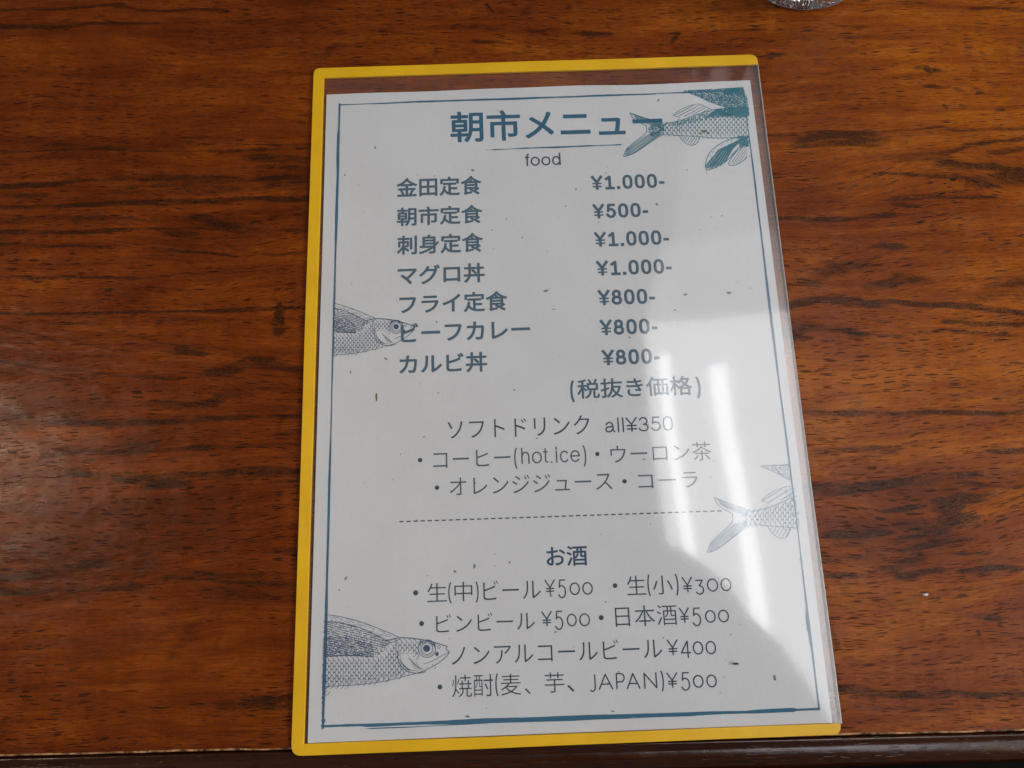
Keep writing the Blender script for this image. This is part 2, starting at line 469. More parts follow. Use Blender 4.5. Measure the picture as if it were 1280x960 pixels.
# streaks of dark figure: polylines in photograph pixels, thickness px, strength
STREAKS = [
    # left, top
    ([(0, 12), (80, 10), (150, 5)], 4, .9), ([(150, 8), (200, 14), (280, 12)], 3.5, .9), ([(0, 33), (60, 34), (110, 30), (190, 29)], 6, .75),
    ([(190, 30), (250, 28)], 3, .5), ([(255, 28), (330, 24)], 3, .6), ([(0, 2), (120, 1)], 3, .5),
    ([(70, 180), (110, 182), (190, 188)], 5, .5), ([(0, 190), (100, 187), (250, 189), (400, 184)], 4, .6), ([(325, 181), (400, 181)], 3, .8), ([(120, 187), (155, 186)], 6, .6),
    ([(330, 196), (362, 200)], 13, .75), ([(335, 207), (358, 210)], 8, .6), ([(0, 232), (65, 229)], 7, .95), ([(0, 246), (50, 243)], 10, .6),
    ([(70, 228), (140, 225), (210, 224)], 6, .6), ([(150, 224), (250, 222), (330, 222), (395, 222)], 8, .7), ([(170, 236), (250, 234), (395, 230)], 20, .5),
    ([(0, 259), (100, 256), (200, 254)], 6, .95), ([(170, 254), (230, 252), (300, 250), (395, 248)], 7, .9), ([(215, 251), (260, 250)], 9, .8), ([(310, 249), (390, 247)], 8, .8),
    ([(0, 276), (80, 272), (160, 275)], 10, .5), ([(100, 280), (200, 278)], 8, .4), ([(0, 290), (100, 289), (160, 287)], 6, .85), ([(160, 287), (250, 285), (310, 288), (395, 290)], 5, .6),
    ([(255, 272), (280, 282), (300, 286)], 12, .75), ([(215, 292), (232, 292)], 7, .8), ([(225, 300), (320, 296)], 5, .5),
    ([(0, 305), (60, 307), (135, 309)], 5, .65), ([(210, 314), (260, 316), (290, 320)], 4, .8), ([(0, 331), (120, 328), (220, 330)], 3, .5), ([(260, 302), (300, 312), (345, 320), (395, 314)], 4, .5),
    ([(0, 347), (60, 347), (165, 346)], 4, .9), ([(165, 350), (230, 342), (300, 340)], 3, .5), ([(0, 392), (60, 391), (100, 392)], 4, .8), ([(100, 391), (200, 389), (300, 387), (395, 384)], 5, .8), ([(60, 405), (150, 402), (390, 400)], 4, .35),
    ([(349, 386), (349, 416)], 13, .85), ([(285, 465), (312, 452)], 14, .85), ([(266, 506), (282, 492)], 12, .7), ([(228, 440), (245, 440)], 8, .8), ([(345, 456), (372, 464)], 15, .55),
    ([(280, 400), (290, 420)], 16, .4), ([(45, 400), (120, 407), (230, 436)], 4, .5), ([(0, 410), (70, 425), (160, 440)], 4, .5), ([(0, 452), (70, 462), (160, 470), (230, 472)], 4, .6),
    ([(30, 520), (75, 524)], 16, .55), ([(100, 528), (170, 530), (230, 526)], 9, .7), ([(230, 526), (300, 524), (385, 520)], 7, .65), ([(100, 480), (200, 484), (390, 490)], 9, .35), ([(195, 505), (240, 508)], 12, .5),
    ([(60, 567), (150, 564), (260, 560)], 6, .75), ([(260, 560), (390, 553)], 6, .5), ([(170, 555), (195, 557)], 9, .5), ([(60, 548), (120, 552)], 8, .35), ([(360, 541), (395, 538)], 8, .6),
    ([(100, 590), (160, 598), (230, 595)], 11, .7), ([(195, 606), (220, 604)], 8, .8), ([(235, 594), (300, 590), (390, 588)], 12, .6), ([(300, 585), (350, 583)], 6, .6), ([(340, 602), (395, 600)], 8, .5),
    ([(50, 716), (80, 714), (112, 705)], 11, .75), ([(0, 722), (25, 722)], 8, .6), ([(0, 739), (30, 739)], 8, .8), ([(40, 740), (100, 738), (160, 734)], 9, .65), ([(215, 722), (280, 726), (350, 730), (390, 728)], 6, .65), ([(240, 718), (390, 720)], 5, .45), ([(350, 690), (395, 688)], 7, .5),
    ([(130, 815), (160, 800)], 30, .35), ([(215, 818), (240, 790)], 22, .4), ([(0, 810), (60, 806)], 22, .35), ([(318, 874), (345, 876), (372, 872)], 8, .8), ([(290, 880), (372, 884)], 10, .5), ([(20, 876), (100, 880), (160, 876)], 5, .35), ([(300, 745), (372, 752)], 18, .35),
    # top middle
    ([(608, 6), (616, 14)], 4, .9), ([(732, 42), (750, 44)], 8, .8), ([(602, 52), (615, 51)], 6, .8), ([(420, 41), (428, 42)], 5, .6), ([(405, 70), (420, 58)], 10, .5), ([(655, 65), (660, 50)], 14, .4), ([(655, 20), (668, 5)], 20, .4), ([(672, 40), (690, 38)], 8, .55), ([(838, 55), (848, 42)], 8, .7), ([(820, 42), (850, 40)], 6, .4), ([(480, 40), (520, 43)], 6, .5), ([(660, 32), (640, 80)], 14, .25),
    # right
    ([(960, 72), (967, 68)], 7, .95), ([(1155, 84), (1163, 89)], 6, .95), ([(1168, 107), (1174, 109)], 6, .85), ([(1180, 132), (1184, 136)], 5, .7), ([(1220, 11), (1250, 10), (1280, 12)], 6, .85), ([(1050, 32), (1080, 33)], 5, .55), ([(1058, 46), (1078, 46)], 7, .5), ([(905, 38), (950, 36)], 4, .6),
    ([(955, 170), (1000, 168)], 9, .5), ([(1020, 166), (1085, 166)], 9, .95), ([(1022, 176), (1084, 177)], 14, .9), ([(1000, 178), (1090, 182)], 6, .6), ([(995, 180), (1004, 182)], 6, .7),
    ([(1100, 164), (1140, 163), (1175, 160)], 4, .6), ([(1195, 163), (1280, 160)], 6, .55), ([(1185, 190), (1215, 182), (1250, 177), (1280, 174)], 6, .8), ([(1255, 190), (1280, 186)], 10, .6),
    ([(1120, 199), (1160, 196), (1190, 204)], 10, .55), ([(1175, 196), (1192, 208)], 13, .75), ([(1190, 206), (1230, 208), (1268, 213)], 9, .95), ([(1245, 226), (1270, 222)], 18, .95), ([(1100, 216), (1140, 218), (1200, 222), (1280, 226)], 6, .65), ([(1240, 205), (1275, 214)], 10, .6),
    ([(1020, 235), (1100, 233)], 10, .35), ([(1110, 249), (1170, 246), (1240, 246)], 4, .7), ([(968, 274), (1050, 273), (1110, 269)], 7, .75), ([(1110, 269), (1160, 266)], 5, .5), ([(1128, 255), (1134, 257)], 6, .7),
    ([(1280, 230), (1200, 240), (1120, 246)], 4, .5),
    ([(1018, 352), (1035, 338), (1060, 334)], 16, .55), ([(1042, 330), (1052, 336)], 8, .6), ([(1114, 356), (1124, 348)], 14, .9), ([(1099, 357), (1103, 359)], 5, .9), ([(1105, 308), (1115, 310)], 9, .75), ([(1258, 358), (1272, 352)], 14, .6), ([(1240, 370), (1255, 362)], 16, .45), ([(1060, 350), (1110, 365)], 12, .25),
    ([(988, 383), (1005, 377), (1033, 373), (1060, 376), (1086, 380)], 8, .95), ([(1050, 379), (1090, 382)], 9, .8), ([(1086, 378), (1115, 377), (1142, 380), (1179, 382)], 6, .9), ([(1179, 382), (1210, 384), (1240, 387), (1280, 393)], 8, .98),
    ([(990, 412), (1020, 410), (1050, 412), (1072, 418)], 9, .9), ([(985, 420), (998, 422)], 7, .9), ([(1190, 402), (1230, 404), (1280, 406)], 6, .7), ([(1160, 416), (1178, 414)], 6, .6), ([(1195, 416), (1215, 416)], 6, .6), ([(1100, 421), (1118, 420)], 6, .6), ([(1240, 418), (1280, 420)], 6, .5), ([(1190, 442), (1200, 440)], 6, .5),
    ([(1190, 516), (1240, 517), (1280, 515)], 6, .6), ([(1015, 515), (1080, 518), (1130, 519)], 10, .55), ([(1125, 518), (1160, 514), (1250, 518), (1280, 514)], 6, .75), ([(1075, 563), (1100, 562)], 12, .7), ([(1085, 572), (1100, 570)], 8, .5), ([(1010, 570), (1028, 566)], 12, .45), ([(1250, 563), (1275, 562)], 8, .75),
    ([(1025, 613), (1048, 613)], 13, .95), ([(1048, 610), (1085, 610), (1120, 606)], 9, .95), ([(1095, 607), (1145, 602), (1150, 600)], 10, .95), ([(1145, 600), (1175, 595), (1210, 593)], 9, .8), ([(1205, 602), (1235, 607), (1270, 606)], 6, .75), ([(1230, 592), (1280, 592)], 12, .4), ([(1052, 594), (1100, 592)], 5, .5),
    ([(1185, 628), (1203, 620)], 9, .95), ([(1205, 620), (1235, 620)], 5, .6), ([(1172, 660), (1180, 650), (1192, 634), (1203, 623)], 12, .85), ([(1175, 658), (1188, 648)], 14, .95), ([(1112, 638), (1130, 636), (1150, 632)], 5, .9), ([(1050, 668), (1075, 667), (1095, 665)], 9, .98), ([(1055, 680), (1072, 678)], 8, .6),
    ([(1130, 658), (1162, 655)], 6, .8), ([(1138, 672), (1160, 668)], 7, .75), ([(1132, 686), (1155, 682), (1180, 678)], 5, .9), ([(1150, 690), (1155, 694)], 7, .7), ([(1192, 675), (1205, 674)], 6, .8), ([(1120, 712), (1135, 703)], 9, .95), ([(1135, 702), (1155, 694)], 8, .6),
    ([(1125, 690), (1150, 680)], 40, .38), ([(1135, 720), (1165, 713)], 7, .85), ([(1215, 714), (1240, 711), (1265, 711)], 7, .9), ([(1195, 692), (1230, 690)], 5, .7), ([(1240, 700), (1270, 698)], 10, .35), ([(1040, 700), (1066, 698)], 9, .55), ([(1040, 719), (1065, 720)], 6, .8), ([(1055, 706), (1020, 702)], 8, .3),
    ([(1130, 755), (1150, 745), (1160, 730)], 16, .35), ([(1228, 771), (1240, 774)], 6, .7), ([(1249, 774), (1250, 782)], 5, .85), ([(1222, 788), (1224, 792)], 4, .9), ([(1040, 785), (1048, 810)], 8, .5), ([(1250, 846), (1280, 845)], 5, .5),
    ([(1046, 860), (1066, 862), (1085, 866)], 8, .9), ([(1085, 866), (1120, 868), (1160, 868)], 7, .7), ([(1160, 868), (1185, 866), (1210, 869), (1280, 871)], 7, .8), ([(1176, 865), (1184, 867)], 6, .6), ([(1080, 886), (1140, 884), (1200, 886)], 8, .45), ([(1100, 896), (1160, 896)], 6, .35),
]
CREASES = [([(66, 62), (62, 90), (60, 110)], 2.5, .6), ([(100, 62), (108, 92)], 3, .6), ([(152, 130), (158, 152), (165, 160)], 2.5, .95), ([(183, 115), (190, 140), (200, 165)], 2.5, .6), ([(258, 105), (262, 148)], 2.5, .7),
           ([(195, 95), (240, 105), (285, 102)], 3, .4), ([(280, 98), (298, 130)], 2.5, .5), ([(38, 113), (36, 145)], 2.5, .6), ([(52, 150), (52, 170)], 2.5, .6), ([(130, 118), (155, 128)], 2, .4), ([(230, 120), (229, 150)], 2, .4), ([(292, 165), (295, 195)], 2.5, .5),
           ([(320, 75), (350, 70)], 3, .35), ([(10, 80), (25, 60)], 4, .4), ([(525, 70), (528, 82)], 2, .6), ([(836, 42), (838, 58)], 2, .7), ([(1040, 62), (1034, 48)], 3, .5), ([(1078, 42), (1072, 58)], 2.5, .6),
           ([(1142, 735), (1135, 760)], 3, .6), ([(1140, 780), (1128, 800), (1115, 822)], 3, .55), ([(1070, 740), (1060, 762)], 4, .5), ([(268, 480), (262, 505)], 3, .4), ([(340, 430), (385, 445)], 2.5, .4), ([(1010, 508), (1040, 508)], 3, .5), ([(1215, 600), (1190, 640)], 2, .5),
           ([(0, 425), (14, 432)], 6, .5)]

# nonuniform grid, fine where the photograph looks
gu = np.concatenate([np.linspace(-0.85, -0.30, 60)[:-1], np.arange(-0.30, 0.2901, 0.0008), np.linspace(0.29, 0.85, 60)[1:]])
gv = np.concatenate([np.arange(0.0, 0.4301, 0.0008), np.linspace(0.43, 0.85, 50)[1:]])
U, V = np.meshgrid(gu, gv)
X = EO[0] + U * EU[0] + V * EV[0]
Y = EO[1] + U * EU[1] + V * EV[1]
fig = np.zeros_like(U)
cre = np.zeros_like(U)
mm_warp = fbm(U * 60, V * 240, 3, 3) * 0.0030


def stroke_field(field, pts, thick, s, wob=True):
    q = [tb(*P(a, b)) for a, b in pts]
    sc = 1.0 / (1000.0 / 0.36) * thick * 0.62
    x0 = min(p[0] for p in q) - 0.015; x1 = max(p[0] for p in q) + 0.015
    y0 = min(p[1] for p in q) - 0.015 - sc; y1 = max(p[1] for p in q) + 0.015 + sc
    i0, i1 = np.searchsorted(gu, [x0, x1])
    j0, j1 = np.searchsorted(gv, [max(y0, 0), y1])
    if i1 <= i0 or j1 <= j0: return
    u = U[j0:j1, i0:i1]; v = V[j0:j1, i0:i1]
    if wob: v = v + mm_warp[j0:j1, i0:i1]
    best = np.full(u.shape, 1e9)
    for (a, b) in zip(q[:-1], q[1:]):
        dx, dy = b[0] - a[0], b[1] - a[1]
        L = dx * dx + dy * dy
        t = np.clip(((u - a[0]) * dx + (v - a[1]) * dy) / L, 0, 1)
        ex = (u - a[0] - t * dx); ey = v - a[1] - t * dy
        horiz = abs(dx) > abs(dy)
        d = np.sqrt((ex * (0.22 if horiz else 1.0)) ** 2 + ey ** 2)   # ends run out along the grain
        best = np.minimum(best, d)
    val = s * np.exp(-(best / max(sc, 0.00055)) ** 2.6 * 0.9)
    field[j0:j1, i0:i1] = np.maximum(field[j0:j1, i0:i1], val)


for pts, th, s in STREAKS: stroke_field(fig, pts, th, s)
for pts, th, s in CREASES: stroke_field(cre, pts, th * 0.75, s, False)
# grain coordinates: flow bends gently round the figure
warp = fbm(U * 7, V * 16, 21, 3) * 0.020 + fbm(U * 22, V * 55, 31, 3) * 0.0050
kn = []
for (px_, py_), a, rx, ry in (((1075, 345), 0.006, .035, .012), ((345, 410), 0.006, .03, .014), ((1180, 210), -0.008, .035, .014), ((285, 300), 0.005, .03, .010), ((1160, 660), 0.006, .03, .016), ((700, 50), .004, .03, .01), ((110, 470), -.006, .05, .016)):
    kx, ky = tb(*P(px_, py_))
    warp += a * np.exp(-((U - kx) / rx) ** 2 - ((V - ky) / ry) ** 2)
gvec = np.stack([U + fbm(U * 9, V * 9, 41, 2) * 0.01, V + warp, np.zeros_like(U)], -1)
warm = 0.5 + fbm(U * 9 + 4, V * 26, 51, 4) * 0.9
# tone runs darker and redder to the left, lighter and more golden to the right
warm += np.clip((U - 0.02) / 0.22, -0.8, 1.0) * 0.30
for (px_, py_), a, rx, ry in (((1130, 480), .25, .05, .012), ((1100, 560), .22, .05, .012), ((1100, 790), .2, .05, .02), ((1000, 210), -.25, .02, .02), ((60, 550), .12, .05, .03), ((1150, 640), -.2, .02, .02)):
    kx, ky = tb(*P(px_, py_))
    warm += a * np.exp(-((U - kx) / rx) ** 2 - ((V - ky) / ry) ** 2)
pore = 0.66 + fbm(U * 14, V * 30, 61, 2) * 0.8
for (px_, py_), a, rx, ry in (((1130, 440), .5, .05, .012), ((250, 670), .4, .06, .014), ((1150, 800), .4, .06, .025), ((60, 330), .3, .08, .01), ((150, 40), -.3, .05, .02), ((200, 800), -.5, .06, .02), ((200, 920), -.3, .06, .01)):
    kx, ky = tb(*P(px_, py_))
    pore += a * np.exp(-((U - kx) / rx) ** 2 - ((V - ky) / ry) ** 2)

nu, nv = len(gu), len(gv)
# the worn front edge wanders a little
edge_wob = fbm(gu * 45, gu * 0 + 2.0, 71, 4) * 0.0012
Xe = X.copy(); Ye = Y.copy()
Xe[0] += edge_wob * EV[0]; Ye[0] += edge_wob * EV[1]
zt = np.zeros_like(U)
co = np.stack([Xe - EO[0], Ye - EO[1], zt], -1).reshape(-1, 3)
idx = np.arange(nu * nv).reshape(nv, nu)
quads = np.stack([idx[:-1, :-1], idx[:-1, 1:], idx[1:, 1:], idx[1:, :-1]], -1).reshape(-1, 4)
me = bpy.data.meshes.new('table_top')
me.vertices.add(len(co)); me.vertices.foreach_set('co', co.ravel())
me.loops.add(quads.size); me.loops.foreach_set('vertex_index', quads.ravel())
me.polygons.add(len(quads)); me.polygons.foreach_set('loop_start', np.arange(0, quads.size, 4))
me.update(calc_edges=True)
me.polygons.foreach_set('use_smooth', np.ones(len(quads), bool))
for nm, arr in (('figure', fig), ('crease', cre), ('warmth', warm), ('pore', pore)):
    at = me.attributes.new(nm, 'FLOAT', 'POINT'); at.data.foreach_set('value', arr.ravel().astype(np.float32))
at = me.attributes.new('grain', 'FLOAT_VECTOR', 'POINT'); at.data.foreach_set('vector', gvec.reshape(-1).astype(np.float32))
me.materials.append(M_WOOD)
top = bpy.data.objects.new('table_top', me)
COL.objects.link(top); top.parent = table


def extrude_profile(name, prof, mat, us, wob_fn):
    vs = []; fs = []
    n = len(prof)
    for i, u in enumerate(us):
        w = wob_fn(i)
        for (d, z) in prof:
            p = EO + EU * u - EV * (d * 0.001 - w * max(0, 1 - d / 2.0))
            vs.append((p[0], p[1], z * 0.001))
    for i in range(len(us) - 1):
        for j in range(n - 1):
            a = i * n + j
            fs.append((a, a + 1, a + n + 1, a + n))
    return mesh(name, vs, fs, mat, table, True)


sel = slice(0, nu)
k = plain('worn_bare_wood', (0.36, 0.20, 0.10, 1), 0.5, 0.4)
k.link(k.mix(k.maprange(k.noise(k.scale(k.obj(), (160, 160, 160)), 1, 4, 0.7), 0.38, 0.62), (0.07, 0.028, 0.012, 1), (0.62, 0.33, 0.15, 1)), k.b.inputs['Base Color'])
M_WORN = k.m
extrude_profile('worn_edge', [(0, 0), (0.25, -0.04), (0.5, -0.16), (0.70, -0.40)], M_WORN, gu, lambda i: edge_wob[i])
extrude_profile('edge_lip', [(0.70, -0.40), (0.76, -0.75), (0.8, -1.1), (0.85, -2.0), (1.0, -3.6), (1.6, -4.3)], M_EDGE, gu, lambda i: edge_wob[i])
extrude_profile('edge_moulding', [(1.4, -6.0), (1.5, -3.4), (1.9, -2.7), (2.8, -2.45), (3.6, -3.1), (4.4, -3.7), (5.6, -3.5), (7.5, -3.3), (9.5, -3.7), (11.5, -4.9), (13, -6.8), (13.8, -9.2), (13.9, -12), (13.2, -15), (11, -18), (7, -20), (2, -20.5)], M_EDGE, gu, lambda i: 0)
# under the top: apron and legs
ap = []
apf = []


def box(x0, x1, y0, y1, z0, z1, vs, fs):
    b = len(vs)
    for x in (x0, x1):
        for y in (y0, y1):
            for z in (z0, z1):
                p = EO + EU * x + EV * y
                vs.append((p[0], p[1], z))
    for f in ((0, 1, 3, 2), (4, 6, 7, 5), (0, 4, 5, 1), (2, 3, 7, 6), (0, 2, 6, 4), (1, 5, 7, 3)):
        fs.append(tuple(b + i for i in f))


vs, fs = [], []
box(-0.8, 0.8, 0.03, 0.80, -0.028, -0.004, vs, fs)
mesh('top_core', vs, fs, M_EDGE, table)
for sx in (-0.76, 0.70):
    for sy in (0.05, 0.72):
        vs, fs = [], []
        box(sx, sx + 0.06, sy, sy + 0.06, -0.72, -0.028, vs, fs)
        mesh('leg', vs, fs, M_EDGE, table)
fl = mesh('floor', [(-4, -4, -0.72), (4, -4, -0.72), (4, 4, -0.72), (-4, 4, -0.72)], [(0, 1, 2, 3)], M_FLOOR)
tag(fl, kind='structure')

# ------------------------------------------------------------------ added glowing panels, shaped for the reflection in the plastic
ZC = 2.25


def ceil_poly(name, pts, mat, parent, z=ZC):
    v = [(*mirror(a, b, z), z) for a, b in pts]
    n = len(v)
    v += [(x, y, zz + 0.012) for x, y, zz in v]
    f = [tuple(range(n))[::-1], tuple(range(n, 2 * n))]
    for i in range(n): f.append((i, (i + 1) % n, n + (i + 1) % n, n + i))
    return mesh(name, v, f, mat, parent)


panels = empty('reflection_panels', (*mirror(930, 600, ZC), ZC))
tag(panels, 'added glowing panels overhead, shaped to mirror as a bright area and two streaks in the plastic sleeve', 'reflection_panels')
ceil_poly('broad_panel', [(821, 395), (838, 700), (838, 1000), (1170, 1000), (1110, 395)], emit('broad_panel_glow', (0.98, 0.985, 1.0, 1), 3.4), panels)
ceil_poly('gap', [(842, 440), (857, 440), (876, 700), (885, 1000), (862, 1000), (860, 700)], emit('streak_glow', (0.98, 0.985, 1.0, 1), 8.0), panels, ZC - 0.02)  # added glowing strips, shaped for the two bright streaks on the sleeve
ceil_poly('gap', [(908, 455), (925, 455), (963, 780), (975, 1000), (950, 1000), (943, 780)], bpy.data.materials['streak_glow'], panels, ZC - 0.02)
ceil_poly('upper_panel', [(840, 290), (824, 394), (1110, 394), (1080, 290)], emit('upper_panel_glow', (0.98, 0.985, 1.0, 1), 1.15), panels, ZC + 0.03)  # dimmer panels added to step the reflected glow down towards the top
ceil_poly('far_panel', [(870, 40), (852, 288), (1080, 288), (1060, 40)], emit('far_panel_glow', (0.98, 0.985, 1.0, 1), 0.6), panels, ZC + 0.05)
# black blocker added in place of a person, cuts the reflection's round edge
ZS = 1.5
blocker_px = [(600, 1300), (640, 900), (700, 720), (770, 684), (837, 681), (860, 685), (877, 695), (900, 714), (919, 733), (935, 757), (957, 781), (976, 800), (991, 822), (1010, 850), (1035, 890), (1070, 960), (1100, 1100), (1050, 1300)]
v = [mirror(a, b, ZS) for a, b in blocker_px]
cx = sum(p[0] for p in v) / len(v); cy = sum(p[1] for p in v) / len(v)
sh = empty('reflection_blocker', (cx, cy, ZS))
tag(sh, 'added dark blocker overhead, shaped to give the dark round in the sleeve reflection', 'blocker')
n = len(v)
vs = [(x, y, ZS) for x, y in v]
for f_, h_ in ((0.92, 0.06), (0.7, 0.14), (0.4, 0.19)):
    vs += [(cx + (x - cx) * f_, cy + (y - cy) * f_, ZS + h_) for x, y in v]
vs.append((cx, cy, ZS + 0.21))
fs = []
for r_ in range(3):
    for i in range(n):
        fs.append((r_ * n + i, r_ * n + (i + 1) % n, (r_ + 1) * n + (i + 1) % n, (r_ + 1) * n + i))
for i in range(n): fs.append((3 * n + i, 3 * n + (i + 1) % n, 4 * n))
mesh('blocker', vs, fs, M_BLOCKER, sh, True)

# ------------------------------------------------------------------ menu sleeve
ZP = 0.0007            # paper


def zpap(x, y):
    return ZP + 0.00022 * math.sin(x * 31 + y * 14 + 1) + 0.00016 * math.sin(y * 43 - x * 17)


def zfilm(x, y):
    return 0.0016 + 0.00022 * math.sin(x * 31 + y * 14 + 1) + 0.00010 * math.sin(y * 37 - x * 25 + 2) + 0.00008 * math.sin(x * 52 + 0.5)


case = empty('card_case', (0, 0, 0))
tag(case, 'clear plastic menu sleeve with yellow binding on three sides, holding the printed menu', 'menu sleeve')
ZB = 0.0011
oTL, oTR, oBR, oBL = [np.array(P(a, b, ZB)) for a, b in ((392.3, 86.0), (946.0, 68.6), (1051.5, 918.0), (364.0, 945.2))]
iTL, iTR, iBR, iBL = [np.array(P(a, b, ZB)) for a, b in ((405.3, 98.2), (947.4, 81.2), (1050.0, 903.8), (380.4, 929.6))]


def corner(p, a, b, r, n=7):
    """rounded corner at p between directions to a and b"""
    da = (a - p) / np.linalg.norm(a - p); db = (b - p) / np.linalg.norm(b - p)
    s = p + da * r; e = p + db * r
    return [(1 - t) ** 2 * s + 2 * t * (1 - t) * p + t ** 2 * e for t in np.linspace(0, 1, n)]


outer = corner(oTL, oTR, oBL, 0.0042) + corner(oBL, oTL, oBR, 0.0046) + corner(oBR, oBL, oTR, 0.0052) + corner(oTR, oBR, oTL, 0.0052)


def clip_line(p):   # yellow only where it is bound
    return p


def wobble(p, k_):
    return p


# yellow C-shaped binding as one loop: top right -> top left -> bottom left -> bottom right and back inside
tr_c = [iTR] + [np.array(q) for q in corner(oTR, iTR, oTL, 0.0040)]
br_c = [np.array(q) for q in corner(oBR, oBL, iBR, 0.0036)] + [iBR]


def densify(a, b, n, amp, seed):
    res = []
    d = (b - a); nrm = np.array([-d[1], d[0]]) / np.linalg.norm(d)
    for i in range(1, n):
        t = i / n
        w = amp * (math.sin(t * 7.1 + seed) + 0.6 * math.sin(t * 17.3 + seed * 2)) * math.sin(math.pi * t)
        res.append(a + d * t + nrm * w)
    return res


ys = [q for q in tr_c]
ys += densify(tr_c[-1], corner(oTL, oTR, oBL, 0.0042)[0], 12, 0.00008, 1)
c1 = corner(oTL, oTR, oBL, 0.0036); ys += c1
c2 = corner(oBL, oTL, oBR, 0.0044)
ys += densify(c1[-1], c2[0], 14, 0.00010, 2); ys += c2
ys += densify(c2[-1], br_c[0], 12, 0.00008, 3); ys += br_c
ys += densify(iBR, iBL, 12, 0.00009, 4); ys += [iBL]
ys += densify(iBL, iTL, 14, 0.00012, 5); ys += [iTL]
ys += densify(iTL, tr_c[0], 12, 0.00010, 6)


def slab(name, loop, z0, z1, mat, parent, bevel=0.0):
    import bmesh
    bm = bmesh.new()
    vv = [bm.verts.new((float(p[0]), float(p[1]), z0)) for p in loop]
    f = bm.faces.new(vv)
    if f.normal.z < 0: f.normal_flip()
    ret = bmesh.ops.extrude_face_region(bm, geom=[f])
    for g_ in ret['geom']:
        if isinstance(g_, bmesh.types.BMVert): g_.co.z = z1
    bmesh.ops.recalc_face_normals(bm, faces=bm.faces)
    if bevel:
        ed = [e for e in bm.edges if abs(e.verts[0].co.z - z1) < 1e-7 and abs(e.verts[1].co.z - z1) < 1e-7]
        bmesh.ops.bevel(bm, geom=ed, offset=bevel, segments=3, profile=0.6, affect='EDGES')
    m = bpy.data.meshes.new(name)
    bm.to_mesh(m); bm.free()
    m.materials.append(mat)
    o = bpy.data.objects.new(name, m)
    COL.objects.link(o)
    o.parent = parent
    o.matrix_parent_inverse = Matrix.Translation(-Vector(parent.location))
    return o


slab('yellow_binding', ys, 0.00055, 0.0017, M_YEL, case, 0.00028)


def film_grid(name, zf, mat, inset, nx=44, ny=60):
    A = iTL * 1.0; B = np.array(P(946.8, 80.8, ZB)); C = np.array(P(1051.2, 904.5, ZB)); D = iBL * 1.0
    A = A + np.array([-inset, inset]); D = D + np.array([-inset, -inset]); B = B + np.array([0, inset]); C = C + np.array([0, -inset])
    vs = []; fs = []
    for j in range(ny + 1):
        for i in range(nx + 1):
            s, t = i / nx, j / ny
            p = (A * (1 - s) + B * s) * (1 - t) + (D * (1 - s) + C * s) * t
            vs.append((p[0], p[1], zf(p[0], p[1])))
    for j in range(ny):
        for i in range(nx):
            a = j * (nx + 1) + i
            fs.append((a, a + nx + 1, a + nx + 2, a + 1))
    o = mesh(name, vs, fs, mat, case, True)
    return o, vs


fo, fv = film_grid('front_sheet', zfilm, M_FILM, -0.0002)
film_grid('back_sheet', lambda x, y: 0.00022, M_BACK, 0.001)
# cut edge on the open right-hand side
re = [fv[j * 45 + 44] for j in range(61)]
vs = []; fs = []
for i, (x, y, z) in enumerate(re):
    vs += [(x - 0.00012, y, 0.0001), (x + 0.00022, y, 0.0001), (x + 0.00022, y, z + 0.00005), (x - 0.00012, y, z + 0.00012)]
for i in range(60):
    for j in range(4):
        fs.append((i * 4 + j, i * 4 + (j + 1) % 4, i * 4 + 4 + (j + 1) % 4, i * 4 + 4 + j))
mesh('cut_edge', vs, fs, M_RIM, case)

# ------------------------------------------------------------------ printed sheet
pTL, pTR, pBR, pBL = [np.array(P(a, b, ZP)) for a, b in ((408.3, 118.5), (937.7, 100.0), (1040.4, 903.6), (384.9, 928.6))]
vs = []; fs = []
nx, ny = 60, 84
for j in range(ny + 1):
    for i in range(nx + 1):
        s, t = i / nx, j / ny
        p = (pTL * (1 - s) + pTR * s) * (1 - t) + (pBL * (1 - s) + pBR * s) * t
        w = 0.00035 * (math.sin(s * 11 + 2) + 0.5 * math.sin(s * 23)) * math.sin(math.pi * s) * (1 - t) ** 6
        vs.append((p[0], p[1] + w, zpap(p[0], p[1])))
for j in range(ny):
    for i in range(nx):
        a = j * (nx + 1) + i
        fs.append((a, a + nx + 1, a + nx + 2, a + 1))
paper = mesh('menu_sheet', vs, fs, M_PAPER, None, False)
tag(paper, 'white printed Japanese menu sheet with blue flying fish, inside the clear plastic sleeve', 'menu')
# sheet thickness
b_ = len(vs)
sol = paper.modifiers.new('thickness', 'SOLIDIFY'); sol.thickness = 0.00012; sol.offset = -1

INKZ = 0.00004


def on_paper(x, y, lift=0.0):
    return (x, y, zpap(x, y) + INKZ + lift)


